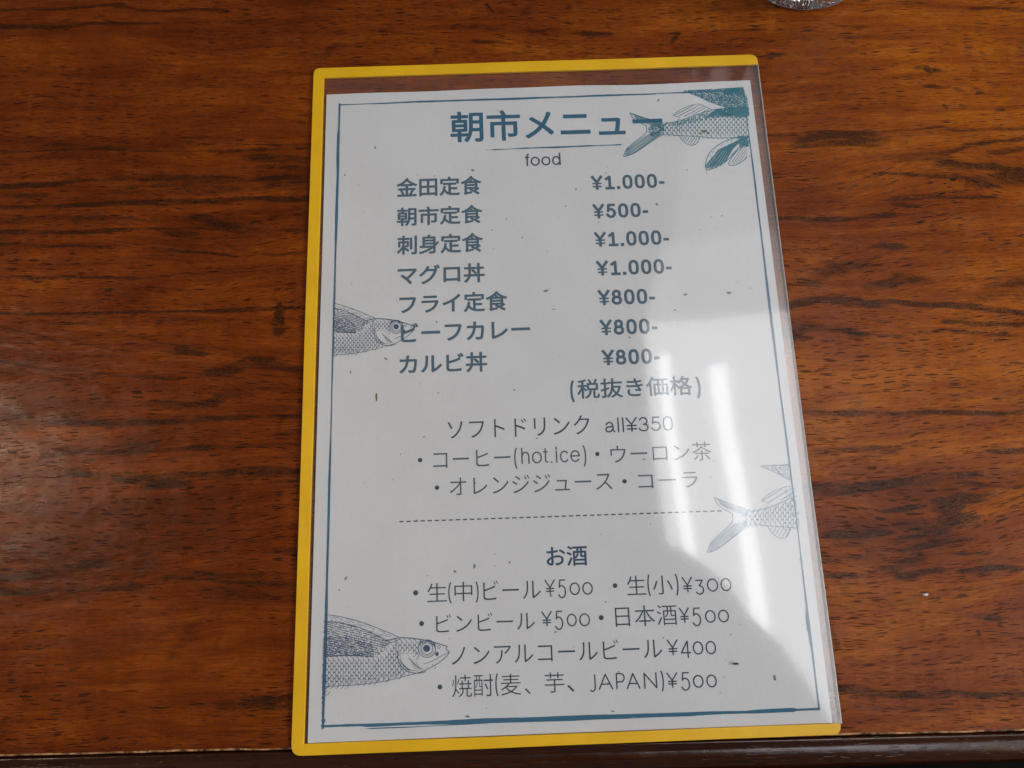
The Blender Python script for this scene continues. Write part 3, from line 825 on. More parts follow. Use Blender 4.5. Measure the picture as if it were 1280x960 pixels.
class Ribbons:
    """flat printed strokes"""
    def __init__(s):
        s.v = []; s.f = []

    def stroke(s, pts, w, lift=0.0, taper=False):
        """pts in metres on the sheet, w width (metres or list)"""
        pts = [np.array(p, float) for p in pts]
        n = len(pts)
        if n < 2: return
        L = []
        for i in range(n):
            d = pts[min(i + 1, n - 1)] - pts[max(i - 1, 0)]
            l = np.linalg.norm(d)
            if l < 1e-9: d = np.array([1.0, 0]); l = 1
            L.append(np.array([-d[1], d[0]]) / l)
        b = len(s.v)
        s.k = getattr(s, 'k', 0) + 1
        up = (s.k % 97) * 1.5e-7
        for i in range(n):
            ww = (w[i] if isinstance(w, (list, np.ndarray)) else w) * 0.5
            if taper: ww *= 0.35 + 0.65 * math.sin(math.pi * (i + 0.3) / (n - 0.4)) if n > 2 else 1
            a = pts[i] + L[i] * ww; c_ = pts[i] - L[i] * ww
            s.v.append(on_paper(a[0], a[1], lift + up)); s.v.append(on_paper(c_[0], c_[1], lift + up))
        for i in range(n - 1):
            s.f.append((b + 2 * i, b + 2 * i + 1, b + 2 * i + 3, b + 2 * i + 2))

    def disc(s, c_, r, lift=0.0, n=12, ry=None):
        b = len(s.v)
        for i in range(n):
            a = 2 * math.pi * i / n
            s.v.append(on_paper(c_[0] + r * math.cos(a), c_[1] + (ry or r) * math.sin(a), lift))
        s.f.append(tuple(range(b, b + n)))

    def poly(s, pts, lift=0.0):
        b = len(s.v)
        for p in pts: s.v.append(on_paper(p[0], p[1], lift))
        s.f.append(tuple(range(b, b + len(pts))))

    def build(s, name, mat, kind=None, parent=None):
        o = mesh(name, s.v, s.f, mat, parent or paper)
        if kind: o['kind'] = kind
        return o


def Q(a, b): return np.array(P(a, b, ZP))


def solve_x(u, y):
    """sheet x of the point at sheet height y that is seen in column u"""
    lo, hi = -0.2, 0.2
    for _ in range(40):
        m_ = (lo + hi) / 2
        if pxof(m_, y, ZP)[0] < u: lo = m_
        else: hi = m_
    return (lo + hi) / 2


def place_box(xL, xR, xref, yT, yB):
    t_ = Q(xref, yT); b__ = Q(xref, yB)
    ym = (t_[1] + b__[1]) / 2
    return solve_x(xL, ym), solve_x(xR, ym), b__[1], t_[1]


def text(name, body, xL, xR, xref, yT, yB, mat, weight=0.0):
    """printed Japanese line; weight > 0 thickens it (in em), < 0 thins it"""
    cu = bpy.data.curves.new(name, 'FONT')
    cu.body = body
    cu.size = 1.0
    cu.offset = min(weight, 0.0)
    cu.resolution_u = 5
    ob = bpy.data.objects.new('tmp', cu)
    COL.objects.link(ob)
    dg = bpy.context.evaluated_depsgraph_get()
    m0 = bpy.data.meshes.new_from_object(ob.evaluated_get(dg))
    bpy.data.objects.remove(ob)
    bpy.data.curves.remove(cu)
    co = np.empty(len(m0.vertices) * 3)
    m0.vertices.foreach_get('co', co)
    co = co.reshape(-1, 3)
    faces = [tuple(p.vertices) for p in m0.polygons]
    if sum(p.normal.z for p in list(m0.polygons)[:40]) < 0: faces = [f[::-1] for f in faces]
    bpy.data.meshes.remove(m0)
    offs = [(0.0, 0.0)]
    if weight > 0: offs += [(weight * math.cos(a_ * math.pi / 4), weight * math.sin(a_ * math.pi / 4)) for a_ in range(8)]
    w_ = max(weight, 0.0)
    mn = co.min(0) - w_; mx = co.max(0) + w_
    x0, x1, y0, y1 = place_box(xL, xR, xref, yT, yB)
    vs = []; fs = []
    for k_, (ox, oy) in enumerate(offs):
        b = len(vs)
        X_ = x0 + (co[:, 0] + ox - mn[0]) / (mx[0] - mn[0]) * (x1 - x0)
        Y_ = y0 + (co[:, 1] + oy - mn[1]) / (mx[1] - mn[1]) * (y1 - y0)
        vs += [on_paper(a, c_, 0.00002 + k_ * 1.5e-6) for a, c_ in zip(X_, Y_)]
        fs += [tuple(i + b for i in f) for f in faces]
    return mesh(name, vs, fs, mat, paper)


mmpx = 1 / (1000 / 0.36)


def arc(cx, cy, rx, ry, a0, a1, n=18):
    return [(cx + rx * math.cos(math.radians(a0 + (a1 - a0) * i / n)), cy + ry * math.sin(math.radians(a0 + (a1 - a0) * i / n))) for i in range(n + 1)]


def oval(cx, cy, rx, ry, n=28, p=2.5):
    o = []
    for i in range(n + 1):
        a_ = 2 * math.pi * i / n
        c_, s_ = math.cos(a_), math.sin(a_)
        o.append((cx + rx * math.copysign(abs(c_) ** (2 / p), c_), cy + ry * math.copysign(abs(s_) ** (2 / p), s_)))
    return o


# stroke letters in a unit box: thin old-style ones, and sans ones
GL = {
    '0': [arc(.5, .5, .5, .5, 0, 360, 28)],
    '5': [[(.88, 1), (.22, 1), (.12, .58)] + arc(.44, .34, .50, .34, 118, -150, 22)],
    '3': [[(.05, 1), (.92, 1), (.45, .60)] + arc(.46, .30, .50, .30, 78, -150, 20)],
    '4': [[(.72, 0), (.72, 1), (.0, .28), (1, .28)]],
    'Y': [[(0, 1), (.5, .48)], [(1, 1), (.5, .48), (.5, 0)], [(.12, .40), (.88, .40)], [(.12, .22), (.88, .22)]],
    '(': [arc(1.15, .5, 1.1, .62, 125, 235, 12)],
    ')': [arc(-.15, .5, 1.1, .62, 55, -55, 12)],
    'J': [[(.85, 1), (.85, .28)] + arc(.42, .25, .43, .25, 0, -130, 10)],
    'A': [[(0, 0), (.5, 1), (1, 0)], [(.18, .33), (.82, .33)]],
    'P': [[(0.05, 0), (.05, 1), (.5, 1)] + arc(.55, .72, .42, .28, 90, -90, 12) + [(.05, .44)]],
    'N': [[(0.05, 0), (.05, 1), (.95, 0), (.95, 1)]],
}
# sans letters: (advance, ink x0, x1, y0, y1, strokes)
SA = {
    '0': (.556, .05, .51, 0, .72, [oval(.5, .5, .5, .5)]),
    '1': (.556, .09, .52, 0, .72, [[(.0, .80), (.5, .98), (.5, 0)], [(.02, 0), (1, 0)]]),
    '3': (.556, .05, .51, 0, .72, [arc(.47, .745, .43, .255, 160, -90, 16) + arc(.46, .255, .52, .255, 90, -160, 18)[1:], ]),
    '5': (.556, .06, .51, 0, .72, [[(.90, 1), (.20, 1), (.10, .50)] + arc(.46, .32, .53, .32, 132, -155, 22)]),
    '8': (.556, .05, .51, 0, .72, [oval(.5, .755, .41, .245, 24, 2.2), oval(.5, .26, .5, .26, 24, 2.2)]),
    '.': (.278, .09, .19, 0, .10, None),
    '-': (.333, .04, .29, .22, .31, [[(0, .5), (1, .5)]]),
    '¥': (.556, .02, .54, 0, .72, [[(0, 1), (.5, .52)], [(1, 1), (.5, .52), (.5, 0)], [(.06, .43), (.94, .43)], [(.06, .17), (.94, .17)]]),
    'a': (.556, .05, .52, 0, .54, [arc(.44, .70, .36, .30, 165, 30, 8) + [(.82, .68), (.83, .2), (.98, .02)], [(.82, .58), (.40, .52)] + arc(.34, .27, .32, .26, 110, 285, 12) + [(.62, .08), (.82, .34)]]),
    'l': (.222, .07, .15, 0, .73, [[(.5, 0), (.5, 1)]]),
    'i': (.222, .07, .15, 0, .73, [[(.5, 0), (.5, .72)], [(.5, .88), (.5, 1)]]),
    'f': (.278, .02, .27, 0, .73, [[(.48, 0), (.48, .80)] + arc(.80, .82, .32, .18, 180, 75, 6), [(.02, .72), (.95, .72)]]),
    'o': (.556, .04, .52, 0, .54, [arc(.5, .5, .5, .5, 0, 360, 26)]),
    'd': (.556, .04, .50, 0, .73, [arc(.46, .36, .45, .36, 30, 330, 22), [(.97, 0), (.97, 1)]]),
    'h': (.556, .07, .50, 0, .73, [[(.05, 0), (.05, 1)], [(.05, .46)] + arc(.52, .46, .43, .27, 160, 0, 12) + [(.95, 0)]]),
    't': (.278, .02, .26, 0, .68, [[(.48, 1), (.48, .18)] + arc(.80, .16, .32, .14, 180, 270, 6) + [(1, .03)], [(.02, .78), (.95, .78)]]),
    'c': (.5, .04, .48, 0, .54, [arc(.52, .5, .5, .5, 42, 318, 22)]),
    'e': (.556, .04, .52, 0, .54, [[(.04, .52), (.97, .52)] + arc(.5, .5, .48, .5, 4, 322, 22)]),
    '(': (.333, .07, .30, -.21, .73, [arc(1.15, .5, 1.1, .62, 125, 235, 12)]),
    ')': (.333, .03, .26, -.21, .73, [arc(-.15, .5, 1.1, .62, 55, -55, 12)]),
}


def draw_strokes(R_, strokes, bx, ww, lift=0.00003):
    x0, x1, y0, y1 = bx
    if x1 - x0 > ww: x0 += ww / 2; x1 -= ww / 2
    if y1 - y0 > ww: y0 += ww / 2; y1 -= ww / 2
    w0 = ww
    for st_ in strokes:
        ww = w0 * (0.58 if w0 > 2.5 * mmpx and len(strokes) == 4 and len(st_) == 2 and st_[0][1] == st_[1][1] else 1.0)
        pts = [(x0 + (x1 - x0) * a, y0 + (y1 - y0) * b) for a, b in st_]
        if math.dist(pts[0], pts[-1]) > ww * 0.3:      # square caps
            for e_, f_ in ((0, 1), (-1, -2)):
                l_ = math.dist(pts[e_], pts[f_])
                pts[e_] = tuple(pts[e_][c_] + (pts[e_][c_] - pts[f_][c_]) / l_ * ww * 0.5 for c_ in (0, 1))
        run = [pts[0]]
        for i in range(1, len(pts)):
            run.append(pts[i])
            if i < len(pts) - 1:
                d1 = np.array(pts[i]) - np.array(pts[i - 1]); d2 = np.array(pts[i + 1]) - np.array(pts[i])
                cs = d1 @ d2 / (np.linalg.norm(d1) * np.linalg.norm(d2) + 1e-12)
                if cs < 0.6:
                    R_.stroke(run, ww, lift)
                    R_.disc(pts[i], ww * 0.5, lift + 2e-5, 8)
                    run = [pts[i]]
        R_.stroke(run, ww, lift)


def glyph(R_, ch, xL, xR, yT, yB, w=1.5):
    draw_strokes(R_, GL[ch], place_box(xL, xR, (xL + xR) / 2, yT, yB), w * mmpx)


def sans(name, body, xL, xR, xref, yT, yB, mat, w):
    """a run of sans letters fitted between two columns of the photograph"""
    x0, x1, y0, y1 = place_box(xL, xR, xref, yT, yB)
    adv = 0; boxes = []
    for ch in body:
        if ch == ' ': adv += .278; continue
        A_, a, b, c_, d_, st_ = SA[ch]
        boxes.append((adv + a, adv + b, c_, d_, st_)); adv += A_
    lo = min(b[0] for b in boxes); hi = max(b[1] for b in boxes)
    bo = min(b[2] for b in boxes); to = max(b[3] for b in boxes)
    sx = (x1 - x0) / (hi - lo); sy = (y1 - y0) / (to - bo)
    R_ = Ribbons()
    for a, b, c_, d_, st_ in boxes:
        bx = (x0 + (a - lo) * sx, x0 + (b - lo) * sx, y0 + (c_ - bo) * sy, y0 + (d_ - bo) * sy)
        if st_ is None:
            r_ = w * 0.58 * mmpx
            cx_ = (bx[0] + bx[1]) / 2
            R_.poly([(cx_ - r_, bx[2]), (cx_ + r_, bx[2]), (cx_ + r_, bx[2] + 2 * r_), (cx_ - r_, bx[2] + 2 * r_)], 0.00003)
        else: draw_strokes(R_, st_, bx, w * mmpx)
    return R_.build(name, mat)


text('title_text', '朝市メニュー', 563, 828, 583, 139.5, 178, INK_TITLE, 0.018)
sans('heading_text', 'food', 656, 701, 680, 191.5, 207, INK_DARK, 2.1)
for body, a, b, r_, t_, bo in (('金田定食', 495.5, 602, 508, 222.5, 246.5), ('朝市定食', 496, 603, 508, 259, 282.5), ('刺身定食', 496, 604, 508, 294, 318.5),
                               ('マグロ丼', 497, 606, 592, 329, 353.5), ('フライ定食', 499, 634.5, 623, 364, 389), ('ビーフカレー', 501, 662.5, 515, 404, 428), ('カルビ丼', 499, 609, 597, 440, 465)):
    text('dish_text', body, a, b, r_, t_, bo, INK_ITEM, 0.022)
for body, a, b, r_, t_, bo in (('¥1.000-', 739, 830.5, 762, 219.0, 236.8), ('¥500-', 741, 810, 760, 254.8, 272.9), ('¥1.000-', 743, 836, 767, 289.8, 308.2), ('¥1.000-', 745.5, 839.3, 769, 325.8, 344.4),
                               ('¥800-', 747.5, 818.5, 770, 362.3, 381.4), ('¥800-', 750, 821.5, 773, 399.5, 418.7), ('¥800-', 752.5, 824.5, 775, 437, 456.2)):
    sans('price_text', body, a, b, r_, t_, bo, INK_ITEM, 3.8)
text('note_text', '税抜き価格', 721.5, 865, 733, 474.0, 498.5, INK_ITEM, 0.013)
br2 = Ribbons(); glyph(br2, '(', 712.5, 720, 476, 502.5, 2.8); br2.build('bracket_text', INK_ITEM)
br2 = Ribbons(); glyph(br2, ')', 868, 876, 471, 497.5, 2.8); br2.build('bracket_text', INK_ITEM)
text('drink_text', 'ソフトドリンク', 559.5, 737, 615, 523, 547, INK_DARK, -0.004)
sans('drink_price_text', 'all¥350', 756, 841, 780, 521.8, 540.3, INK_DARK, 1.8)
text('drink_text', 'コーヒー', 541.5, 638, 603, 562, 583, INK_GREY, -0.004)
sans('drink_text', '(hot.ice)', 642.5, 733, 647, 560, 586, INK_GREY, 1.7)
text('drink_text', 'ウーロン茶', 763, 889, 875, 552.5, 576, INK_GREY, -0.004)
text('drink_text', 'オレンジジュース', 562, 765, 572, 596.5, 619, INK_GREY, -0.004)
text('drink_text', 'コーラ', 797.5, 872, 807, 592, 611.5, INK_GREY, -0.004)
text('heading_text', 'お酒', 683, 734, 722, 682, 707.3, INK_NAVY, 0.014)
LI = -0.006
for body, a, b, r_, t_, bo in (('生', 534, 558.5, 546, 728.7, 752.3), ('中', 568, 590.5, 579, 727, 751.5), ('ビール', 604, 676, 612, 725.8, 750), ('生', 783.5, 807, 795, 719.7, 743.7), ('小', 815.5, 840.5, 828, 719.5, 743),
                               ('ビンビール', 545, 668.5, 553, 768.0, 790.5), ('日本酒', 769, 846, 779, 757.5, 783.5), ('ノンアルコールビール', 564.5, 827.5, 626, 804.5, 829.5), ('焼酎', 565, 616.5, 590, 843, 871),
                               ('麦', 626, 651.3, 638, 842.3, 869), ('芋', 681, 705.3, 693, 840.5, 865.8)):
    text('sake_text', body, a, b, r_, t_, bo, INK_DARK, LI)
text('comma_text', '、', 656, 663, 659, 860, 868, INK_DARK, LI)
text('comma_text', '、', 709, 718, 713, 856, 865, INK_DARK, LI)

for name, gl in (('bracket_text', (('(', 560, 566.5, 728, 754),)), ('bracket_text', ((')', 592.5, 598.5, 727, 753),)),
                 ('price_text', (('Y', 681, 694, 724.5, 743.7), ('5', 697.5, 708, 724.2, 748), ('0', 712, 725, 728, 744), ('0', 727.8, 741, 727.5, 743.5))),
                 ('bracket_text', (('(', 809, 814, 718.5, 745),)), ('bracket_text', ((')', 842.5, 848, 717.5, 744),)),
                 ('price_text', (('Y', 852.5, 865.5, 721, 740.5), ('3', 869, 880, 724.5, 743.5), ('0', 883.5, 897.5, 723, 739.7), ('0', 900.3, 914, 722.5, 739))),
                 ('price_text', (('Y', 677, 690, 764, 783), ('5', 693.5, 704.5, 763.3, 787.5), ('0', 708.5, 721, 767, 783.2), ('0', 724, 737.5, 766.5, 783))),
                 ('price_text', (('Y', 849, 861.5, 759.4, 778.3), ('5', 865, 876.5, 759.3, 783), ('0', 881, 894.5, 762.5, 778.5), ('0', 897.3, 911, 762, 778))),
                 ('price_text', (('Y', 834, 847.5, 799.3, 819), ('4', 850.5, 863.5, 800.5, 822.5), ('0', 865.8, 879, 801.5, 818.3), ('0', 881.8, 895, 801, 818))),
                 ('bracket_text', (('(', 619, 624.5, 842, 870),)),
                 ('latin_text', (('J', 736, 746, 843, 865), ('A', 748, 766, 842, 862), ('P', 769.5, 781.5, 841, 861.5), ('A', 783, 800, 841, 861.3), ('N', 804, 822, 840.5, 860.8))),
                 ('bracket_text', ((')', 824.5, 830, 838.5, 864),)),
                 ('price_text', (('Y', 833.5, 847, 840.6, 859.5), ('5', 851, 863, 840, 863.5), ('0', 866, 879.5, 843.5, 859.8), ('0', 882.8, 896, 843, 859.4)))):
    R_ = Ribbons()
    for ch, a, b, t_, bo in gl: glyph(R_, ch, a, b, t_, bo)
    R_.build(name, INK_DARK)

for (a, b), r_ in (((525, 575), 2.7), ((546.2, 609.5), 2.7), ((746.7, 567.5), 2.6), ((780.7, 601.7), 2.7), ((519.5, 741), 3.0), ((768.7, 732), 2.7), ((527, 779.5), 2.8), ((751.5, 772), 2.8), ((550, 858.7), 2.7)):
    R_ = Ribbons()
    R_.disc(Q(a, b), r_ * mmpx, 0.00003, 14)
    R_.build('bullet_dot', INK_DARK)

ds = Ribbons()
a = Q(499, 652); b = Q(905, 638.6)
n = 46
for i in range(n):
    t0 = i / n; t1 = (i + 0.62) / n
    ds.stroke([a + (b - a) * t0, a + (b - a) * t1], 0.00052, 0.00003)
ds.build('dashed_rule', INK_DARK)

# brushed frame lines
fr_ = Ribbons()
mmpx = 1 / (1000 / 0.36)


def brush(p0, p1, w, seed, wander=0.00012, n=60, ends=(1, 1), var=0.45, lift=0.0):
    a = Q(*p0); b = Q(*p1)
    d = b - a; nr = np.array([-d[1], d[0]]) / np.linalg.norm(d)
    rs = np.random.RandomState(seed)
    k1, k2, k3 = rs.rand(3) * 6
    pts = []; ws = []
    for i in range(n + 1):
        t = i / n
        o = wander * (math.sin(t * 6 + k1) + .6 * math.sin(t * 15 + k2) + .35 * math.sin(t * 41 + k3))
        pts.append(a + d * t + nr * o)
        ws.append(w * mmpx * (1 + var * (0.6 * math.sin(t * 9 + k2) + 0.4 * math.sin(t * 27 + k1)) + 0.25 * (rs.rand() - 0.5)))
    if ends[0] == 0: ws[0] = ws[1] = w * mmpx * 0.2
    if ends[1] == 0: ws[-1] = ws[-2] = w * mmpx * 0.2
    fr_.stroke(pts, ws, lift)


brush((423.5, 131.5), (930, 112.5), 2.5, 1)
brush((465, 130.6), (820, 117), 1.5, 12, 0.00016, lift=2e-6)
brush((424.5, 129.5), (403.5, 911), 2.6, 2, 0.00010)
brush((422.5, 160), (417, 420), 1.6, 13, 0.00012, ends=(0, 0), lift=2e-6)
brush((929.5, 111), (1024, 887.5), 2.3, 3, 0.00010)
brush((403.8, 907.5), (1024.5, 885.8), 2.6, 4, 0.00012)
brush((440, 908), (1010, 887.2), 3.0, 5, 0.00012, ends=(0, 0), lift=2e-6)
brush((450, 911), (880, 893.5), 1.0, 6, 0.00012, ends=(0, 0), lift=4e-6)
brush((1006, 760), (1015, 815), 2.6, 7, 0.00008, n=12, ends=(0, 0), lift=2e-6)
brush((405, 895), (403.2, 912), 4.0, 8, 0.00003, n=8, ends=(0, 0), lift=4e-6)
brush((607, 187.7), (777, 180.3), 1.9, 9, 0.00006, n=30, ends=(0, 1), lift=2e-6)
fr_.build('frame_lines', INK_FRAME)


# ------------------------------------------------------------------ fish engravings
def inside(p, poly):
    x, y = p
    c_ = False
    j = len(poly) - 1
    for i in range(len(poly)):
        xi, yi = poly[i]; xj, yj = poly[j]
        if (yi > y) != (yj > y) and x < (xj - xi) * (y - yi) / (yj - yi) + xi: c_ = not c_
        j = i
    return c_


class Fish:
    """draws in the pixels of an enlarged view; tf turns them into photograph pixels"""
    def __init__(s, tf, keep, seed):
        s.R = Ribbons(); s.tf = tf; s.keep = keep; s.rs = random.Random(seed); s.wk = 0.72; s.den = 0.5; s.gk = 1.25

    def line(s, pts, w, taper=False, jit=0.0):
        run = []
        for p in pts:
            if jit: p = (p[0] + s.rs.uniform(-jit, jit), p[1] + s.rs.uniform(-jit, jit))
            q = s.tf(*p)
            if s.keep(*q): run.append(Q(*q))
            else:
                if len(run) > 1: s.R.stroke(run, w * s.wk * mmpx, 0.00001, taper)
                run = []
        if len(run) > 1: s.R.stroke(run, w * s.wk * mmpx, 0.00001, taper)

    def curve(s, pts, w, n=24, taper=False):
        out = []
        P_ = [pts[0]] + list(pts) + [pts[-1]]
        for i in range(1, len(P_) - 2):
            for k_ in range(6):
                t = k_ / 6
                p0, p1, p2, p3 = P_[i - 1:i + 3]
                out.append(tuple(0.5 * ((2 * p1[c_]) + (-p0[c_] + p2[c_]) * t + (2 * p0[c_] - 5 * p1[c_] + 4 * p2[c_] - p3[c_]) * t * t + (-p0[c_] + 3 * p1[c_] - 3 * p2[c_] + p3[c_]) * t ** 3) for c_ in (0, 1)))
        out.append(pts[-1])
        s.line(out, w, taper)

    def hatch(s, poly, ang, gap, w, dash=None, jit=1.5):
        ca, sa = math.cos(math.radians(ang)), math.sin(math.radians(ang))
        cx_ = sum(p[0] for p in poly) / len(poly); cy_ = sum(p[1] for p in poly) / len(poly)
        R_ = max(math.hypot(p[0] - cx_, p[1] - cy_) for p in poly)
        o = -R_
        while o < R_:
            run = []
            t = -R_
            while t < R_:
                p = (cx_ + ca * t - sa * o, cy_ + sa * t + ca * o)
                if inside(p, poly) and not (dash and s.rs.random() < dash): run.append((p[0], p[1] + s.rs.uniform(-jit, jit) * 0.3))
                else:
                    if len(run) > 1: s.line(run, w)
                    run = []
                t += 6
            if len(run) > 1: s.line(run, w)
            o += gap * s.gk * s.rs.uniform(0.85, 1.15)

    def stipple(s, poly, n, w, ln=5, ang=None):
        xs = [p[0] for p in poly]; ys_ = [p[1] for p in poly]
        k_ = 0
        while k_ < n * s.den:
            p = (s.rs.uniform(min(xs), max(xs)), s.rs.uniform(min(ys_), max(ys_)))
            k_ += 1
            if not inside(p, poly): continue
            a_ = s.rs.uniform(0, math.pi) if ang is None else math.radians(ang + s.rs.uniform(-25, 25))
            l = ln * s.rs.uniform(.5, 1.2)
            s.line([(p[0] - l * math.cos(a_) / 2, p[1] - l * math.sin(a_) / 2), (p[0] + l * math.cos(a_) / 2, p[1] + l * math.sin(a_) / 2)], w)

    def scales(s, poly, cw, ch, w, skew=0.0, flip=1):
        xs = [p[0] for p in poly]; ys_ = [p[1] for p in poly]
        row = 0
        y = min(ys_)
        while y < max(ys_):
            x = min(xs) + (row % 2) * cw / 2
            while x < max(xs):
                c_ = (x, y + skew * (x - min(xs)))
                if inside(c_, poly):
                    pts = []
                    for k_ in range(7):
                        a_ = math.radians(-100 + 200 * k_ / 6)
                        pts.append((c_[0] + flip * cw * 0.55 * math.cos(a_), c_[1] + ch * 0.62 * math.sin(a_)))
                    s.line(pts, w * s.rs.uniform(.7, 1.2))
                x += cw
            y += ch / 2 * 1.05
            row += 1

    def ring(s, c_, r, w, a0=0, a1=360):
        s.line([(c_[0] + r * math.cos(math.radians(a0 + (a1 - a0) * i / 26)), c_[1] + r * math.sin(math.radians(a0 + (a1 - a0) * i / 26))) for i in range(27)], w)

    def blob(s, poly, lift=0.000004):
        q = [s.tf(*p) for p in poly]
        if all(s.keep(*p) for p in q): s.R.poly([Q(*p) for p in q], lift)


def tail_fish(F, full=True):
    up = [(520, 378), (600, 362), (700, 326), (800, 302), (945, 292)]
    lo = [(520, 428), (600, 436), (700, 442), (800, 449), (945, 442)]
    tail = [(350, 322), (440, 352), (500, 374), (522, 400), (500, 432), (440, 478), (380, 518), (325, 543), (318, 540), (330, 508), (380, 465), (432, 420), (428, 385), (392, 368), (362, 345)]
    F.curve(up, 1.1); F.curve(lo, .9)
    F.curve([(350, 322), (400, 340), (460, 358), (520, 378)], 1.1)
    F.curve([(350, 322), (365, 348), (392, 368), (428, 385), (434, 405), (428, 425), (380, 465), (335, 502), (318, 540)], 1.0)
    F.curve([(318, 543), (370, 525), (440, 478), (490, 445), (520, 428)], 1.1)
    # tail rays run from the root to the trailing edge, spread over each lobe
    for i in range(8):
        t = i / 7
        F.line([(505 - 8 * t, 428 - 16 * t), (440 + 2 * t - 4, 476 - 44 * t), (385 - 2 * t, 514 - 44 * t), (324 + 10 * t, 541 - 34 * t)], .75, jit=1.0)
    for i in range(6):
        t = i / 5
        F.line([(505, 378 + 18 * t), (440 - 4 * t, 353 + 24 * t), (362 + 16 * t, 328 + 22 * t)], .75, jit=1.0)
    F.stipple([(522, 380), (470, 372), (440, 400), (450, 440), (522, 428)], 500, .6, 6)
    sc = [(505, 384), (600, 368), (700, 335), (800, 318), (945, 338), (945, 440), (800, 446), (700, 438), (600, 432), (505, 425)]
    F.scales(sc, 23, 25, .8, flip=-1)
    F.stipple([(505, 384), (600, 365), (700, 330), (800, 304), (945, 296), (945, 350), (800, 348), (700, 362), (600, 385)], 1400, .75, 7)
    F.stipple([(780, 306), (945, 294), (945, 340), (800, 340), (730, 345)], 1300, 1.1, 9)
    # dorsal fin
    df = [(565, 333), (620, 298), (690, 278), (765, 308), (700, 326), (600, 345)]
    F.curve([(565, 333), (620, 298), (690, 278), (730, 293), (765, 308)], .8)
    F.hatch(df, -28, 10, .9)
    F.line([(565, 333), (600, 347)], .8)
    # anal fin
    af = [(598, 440), (700, 443), (685, 480), (650, 484), (618, 466)]
    F.curve([(598, 440), (618, 466), (650, 484), (682, 478), (700, 443)], .9)
    F.hatch(af, -58, 9, .8)


def clipA(x, y):
    xr, _ = 929 + (y - 112) * (92.0 / 775) + 4.5, 0
    return x < xr


ZA = lambda X_, Y_: (700 + X_ / 4, 60 + Y_ / 4)
FA = Fish(ZA, clipA, 3)
FA.den = 0.85; FA.wk = 1.0
tail_fish(FA)
wing = [(620, 212), (760, 205), (915, 196), (935, 250), (945, 300), (850, 303), (760, 272), (690, 240)]
FA.hatch(wing, 4, 7, .9, .18); FA.hatch(wing, 35, 9, .6, .3); FA.stipple(wing, 2600, .8, 7)
FA.curve([(620, 212), (690, 240), (760, 272), (850, 302)], .8)
FA.line([(780, 206), (915, 198)], 1.8); FA.line([(640, 212), (760, 206)], 1.2)
FA.stipple([(820, 205), (915, 198), (925, 235), (880, 225), (820, 230)], 500, 1.1, 9)
pf = [(920, 445), (850, 455), (790, 485), (745, 528), (728, 580), (734, 612), (775, 598), (840, 558), (900, 490)]
FA.curve(pf[:6], 1.0); FA.curve(pf[5:], 1.0)
for i in range(5):
    t = i / 4
    e = (734 + 85 * t, 600 - 28 * t + 12 * math.sin(t * 3))
    for o_ in (-9, -5, 0, 4):
        FA.line([(915, 450 + 4 * t), ((915 + e[0]) / 2 - 20 + 14 * t + o_ * .8, (450 + e[1]) / 2 - 12 + o_ * 0.7), (e[0] + o_, e[1] + o_ * .6)], 1.05)
FA.hatch(pf, -52, 11, .6, .3)
sf = [(935, 480), (885, 515), (845, 572), (858, 588), (900, 575), (938, 545)]
FA.curve(sf, .9); FA.hatch(sf, -55, 9, .7)
FA.stipple([(890, 440), (945, 440), (945, 490), (900, 500)], 400, 1.0, 8)
FA.R.build('fish_print', INK_TEAL)['label'] = 'teal fish tail print in the upper right corner'

tA = ZA(318, 543)


def tfC(X_, Y_):
    x, y = ZA(X_, Y_)
    return 884 + (x - tA[0]) * 1.09, 691 + (y - tA[1]) * 1.25


FC = Fish(tfC, lambda x, y: x < 989 + (y - 600) * 0.115 + 4.5, 5)
FC.den = 0.14; FC.wk = 0.75; FC.gk = 1.7
tail_fish(FC)
FC.R.build('fish_print', INK_PALE)['label'] = 'pale blue fish tail print at the right edge'
FW = Fish(lambda X_, Y_: (760 + X_ / 4, 500 + Y_ / 4), lambda x, y: x < 992 + (y - 600) * 0.115, 6)
wg = [(762, 330), (905, 318), (915, 405), (880, 385), (830, 360)]
FW.hatch(wg, 5, 8, .8, .15); FW.stipple(wg, 500, .7, 6); FW.line([(762, 330), (905, 325)], .9); FW.curve([(762, 330), (830, 360), (910, 402)], .8)
FW.stipple([(880, 440), (930, 440), (945, 640), (915, 640)], 260, .8, 7)
FW.stipple([(955, 790), (975, 790), (985, 880), (970, 880)], 120, 1.0, 7)
FW.R.build('fish_wing_print', INK_PALE)


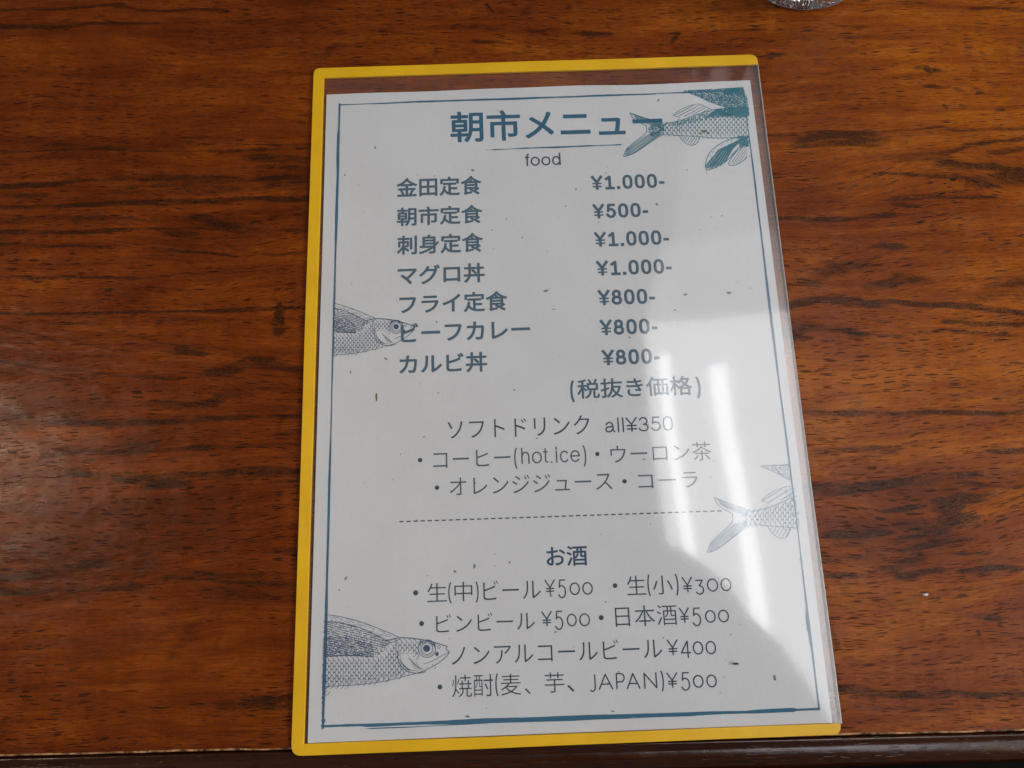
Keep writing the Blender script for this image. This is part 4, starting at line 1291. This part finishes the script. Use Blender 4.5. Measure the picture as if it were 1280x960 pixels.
def head_fish(F):
    F.curve([(490, 325), (560, 309), (640, 314), (700, 324), (750, 338), (797, 353)], 1.5)
    F.curve([(797, 353), (790, 366), (806, 380), (792, 402), (760, 430), (735, 446), (690, 470), (640, 487)], 1.1)
    F.curve([(806, 380), (770, 398), (720, 425), (678, 440)], .8)
    F.curve([(640, 487), (560, 507), (480, 526), (400, 538), (300, 547), (170, 553)], .9)
    F.ring((695, 363), 44, 1.1); F.ring((695, 363), 36, .6, 20, 300); F.ring((695, 363), 29, .9)
    F.blob([(693 + 18 * math.cos(a_ * .45), 362 + 18 * math.sin(a_ * .45)) for a_ in range(14)])
    F.blob([(745 + 9 * math.cos(a_ * .7), 390 + 11 * math.sin(a_ * .7)) for a_ in range(9)])
    F.ring((755, 355), 7, .8)
    F.stipple([(650, 318), (700, 322), (740, 340), (738, 358), (700, 330), (660, 340)], 380, .8, 6)
    F.hatch([(650, 322), (735, 336), (742, 372), (715, 340), (680, 328), (655, 345)], 10, 5, .7)
    F.curve([(548, 375), (550, 415), (565, 450), (600, 478), (650, 486), (690, 478)], 1.2)
    F.curve([(560, 372), (562, 412), (578, 442), (610, 468), (650, 476)], .7)
    F.curve([(572, 440), (590, 460), (615, 474)], .9)
    for i in range(7):
        F.curve([(600 + i * 5, 405 + i * 9), (622 + i * 6, 425 + i * 7), (632 + i * 7, 440 + i * 5)], .5)
    F.curve([(640, 425), (655, 455), (680, 465)], .5)
    F.stipple([(670, 440), (760, 412), (790, 395), (740, 440), (690, 462)], 90, .6, 5)
    F.scales([(520, 332), (560, 318), (655, 322), (650, 370), (640, 400), (590, 375), (555, 372), (540, 350)], 24, 26, .75)
    body = [(165, 412), (430, 408), (490, 385), (505, 345), (545, 330), (547, 380), (552, 430), (595, 485), (480, 522), (400, 534), (300, 543), (165, 550)]
    F.scales(body, 25, 29, .8)
    F.stipple([(165, 505), (560, 480), (595, 488), (480, 522), (300, 546), (165, 550)], 700, .6, 6)
    wingd = [(165, 222), (300, 242), (400, 275), (515, 330), (490, 375), (430, 402), (300, 398), (165, 404)]
    F.hatch(wingd, 14, 9, 1.0, .10)
    F.hatch(wingd, 78, 16, .5, .3)
    F.stipple(wingd, 1500, .7, 6)
    F.stipple([(165, 300), (300, 300), (420, 340), (430, 398), (165, 402)], 1500, .8, 7)
    F.curve([(165, 222), (300, 242), (400, 275), (510, 332)], 1.2)
    F.curve([(165, 403), (300, 398), (430, 402)], 1.5)
    F.curve([(165, 190), (260, 203), (360, 228), (460, 265), (555, 305)], 1.0)
    F.hatch([(165, 192), (260, 205), (360, 230), (460, 267), (548, 308), (510, 328), (400, 272), (300, 238), (165, 220)], 17, 6, .6, .25)
    F.curve([(490, 325), (470, 350), (500, 340), (560, 316)], 1.0)


ZD = lambda X_, Y_: (360 + X_ / 4, 720 + Y_ / 4)
FD = Fish(ZD, lambda x, y: x > 403.5 - (y - 800) * 0.02, 8)
head_fish(FD)
FD.hatch([(178, 548), (212, 550), (214, 585), (190, 615), (165, 640)], -60, 6, .8, .1)
FD.stipple([(160, 560), (185, 560), (180, 700), (160, 700)], 260, .8, 8)
FD.stipple([(165, 405), (190, 405), (190, 560), (165, 560)], 260, .8, 7)
FD.R.build('fish_print', INK_FISH)['label'] = 'navy fish head print in the lower left corner'


def tfB(X_, Y_):
    x, y = ZD(X_, Y_)
    return 516 + (x - 560.5) * 0.765, 411 + (y - 814) * 0.765


FB = Fish(tfB, lambda x, y: x > 415.5, 9)
head_fish(FB)
FB.R.build('fish_print', INK_FISH)['label'] = 'smaller navy fish head print at the left edge'

# grey flecks printed all over the sheet
fk = Ribbons()
FL = [(469, 184, 3, 6), (431, 218.5, 2.5, 3), (448, 231, 2, 2), (591, 213, 7, 4), (543, 220, 2, 3), (633, 274, 2.5, 4), (615, 288, 2, 2), (653, 297, 2.5, 3), (684, 314.5, 2, 2), (617, 311, 1.5, 2), (682, 364, 10, 4), (692, 387, 6, 1.5),
      (546, 402.5, 3, 3), (482, 448, 4, 5), (438.5, 465, 2, 6), (643, 487.5, 4, 3), (548, 491, 4, 2), (823, 124.5, 4, 6), (757, 216, 2, 4), (720, 236.5, 2, 4), (707, 258, 3, 3), (821, 255, 5, 5), (859, 212, 4, 2), (883, 216, 3, 2), (902, 270, 3, 3), (889, 271, 2, 2), (875, 287, 2, 2), (748, 278, 3, 2),
      (911, 366, 8, 7), (856.5, 368.5, 6, 4), (843.5, 388, 4, 3), (938, 360, 2.5, 3), (921.5, 352.5, 2, 1.5), (881.5, 402.5, 4, 1), (787, 422, 4, 3), (821, 466, 3, 2), (530, 546, 5, 2), (500.5, 568, 2, 2.5), (671, 548, 3, 2), (574, 547, 1.5, 1.5), (880.5, 529, 2, 2), (888, 596, 2, 2), (805, 574, 5, 2), (892, 576, 3, 2),
      (593, 708, 5, 8), (568.5, 714.5, 4, 5), (534, 719.5, 2, 2), (637, 703, 3, 3), (432, 723, 4, 6), (424, 737.5, 3, 2), (544, 835, 2, 3), (584, 895.5, 6, 3), (766, 889, 4, 3), (968, 847, 5, 7), (608, 885.5, 2, 2), (757, 752.5, 3, 3), (695, 790, 6, 2), (689, 745, 5, 2), (913, 793, 2, 2), (829, 797, 3, 2), (773, 840, 3, 2), (900, 866, 2, 1.5), (520, 650, 2, 2), (751, 668, 1.5, 1.5), (813, 655, 1.5, 2), (730, 175, 2, 1.5), (622, 138, 2, 2), (496, 376, 2, 2)]
rs = random.Random(4)
for x, y, w_, h_ in FL + [(rs.uniform(430, 960), rs.uniform(140, 880), rs.uniform(1, 1.8), rs.uniform(1, 1.8)) for _ in range(70)]:
    c_ = Q(x, y)
    n = 6
    sk = rs.uniform(-.5, .5)
    fk.poly([(c_[0] + (w_ / 2 * math.cos(2 * math.pi * i / n) * rs.uniform(.45, 1.1) + sk * h_ / 2 * math.sin(2 * math.pi * i / n)) * mmpx, c_[1] + h_ / 2 * mmpx * math.sin(2 * math.pi * i / n) * rs.uniform(.5, 1.1)) for i in range(n)], 0.000002)
o = fk.build('paper_flecks', INK_FLECK, 'stuff')
for group_ in (((470.5, 496.5, 3, 15),), ((880, 164, 9, 5), (876, 166.5, 5, 3), (885, 166, 5, 5))):
    st = Ribbons()
    for k_, (x, y, w_, h_) in enumerate(group_):
        c_ = Q(x, y)
        st.poly([(c_[0] + w_ / 2 * mmpx * math.cos(2 * math.pi * i / 9) * rs.uniform(.6, 1.1), c_[1] + h_ / 2 * mmpx * math.sin(2 * math.pi * i / 9) * rs.uniform(.7, 1.1)) for i in range(9)], 0.00002 + k_ * 2e-6)
    st.build('brown_stain', INK_BROWN)


# ------------------------------------------------------------------ crumbs
def crumb(name, px_, w_, h_, hgt, mat, label, z0, seed):
    r = random.Random(seed)
    x, y = P(px_[0], px_[1], z0)
    vs = []
    n = 8
    for lay, (f_, z) in enumerate(((0.8, 0.0), (1.0, 0.4), (0.6, 1.0))):
        for i in range(n):
            a_ = 2 * math.pi * i / n
            vs.append((w_ / 2 * f_ * math.cos(a_) * r.uniform(.7, 1.15), h_ / 2 * f_ * math.sin(a_) * r.uniform(.6, 1.15), z * hgt * r.uniform(.8, 1)))
    fs = [tuple(range(n))[::-1], tuple(range(2 * n, 3 * n))]
    for l in range(2):
        for i in range(n): fs.append((l * n + i, l * n + (i + 1) % n, (l + 1) * n + (i + 1) % n, (l + 1) * n + i))
    o = mesh(name, vs, fs, mat)
    o.location = (x, y, z0)
    tag(o, label, 'crumb')
    return o


xx, yy = P(920, 829.5, ZP)
crumb('crumb', (920, 829.5), 0.0028, 0.0011, 0.0005, M_CRUMB, 'tiny dark red crumb on the sleeve near the lower right of the menu', zfilm(xx, yy) + 0.00001, 1)
crumb('paint_chip', (1157, 743), 0.0026, 0.0012, 0.0006, M_CHIP, 'tiny white chip lying on the table right of the menu', 0.0, 2)

# ------------------------------------------------------------------ drinking glass at the top edge
gx, gy = P(1000, -57)
near = P(1000, 16.2)
R0 = math.hypot(near[0] - gx, near[1] - gy)
glass = empty('drinking_glass', (gx, gy, 0))
tag(glass, 'clear cut drinking glass standing on the table beyond the menu, cropped by the photo top', 'glass')


def lathe(name, prof, flutes, mat, seg=120):
    vs = []; fs = []
    for (r, z, am) in prof:
        for i in range(seg):
            a_ = 2 * math.pi * i / seg
            rr = r * (1 + am * (abs(math.sin(flutes * a_ / 2)) - 0.6)) if r > 1e-6 else 0
            vs.append((gx + rr * math.cos(a_), gy + rr * math.sin(a_), z + (0.0045 * abs(math.sin(9 * a_)) if 0.3 * R0 < r < 0.9 * R0 and z < 0.02 else 0)))
    m_ = len(prof)
    for j in range(m_ - 1):
        for i in range(seg):
            fs.append((j * seg + i, j * seg + (i + 1) % seg, (j + 1) * seg + (i + 1) % seg, (j + 1) * seg + i))
    fs.append(tuple(range(seg))[::-1])
    fs.append(tuple((m_ - 1) * seg + i for i in range(seg)))
    return mesh(name, vs, fs, mat, glass, False)


lathe('glass_body', [(R0 * .90, 0.0004, 0), (R0 * .97, 0.001, 0.0), (R0, 0.003, 0.01), (R0 * .99, 0.007, 0.05), (R0 * 1.0, 0.012, 0.09), (R0 * 1.02, 0.03, 0.07), (R0 * 1.06, 0.06, 0.03), (R0 * 1.1, 0.095, 0.0),
                     (R0 * 1.04, 0.095, 0.0), (R0 * 0.98, 0.06, 0), (R0 * .88, 0.03, 0.03), (R0 * .80, 0.016, 0.06), (R0 * .45, 0.011, 0.10), (R0 * .12, 0.009, 0.0)], 12, M_GLASS)
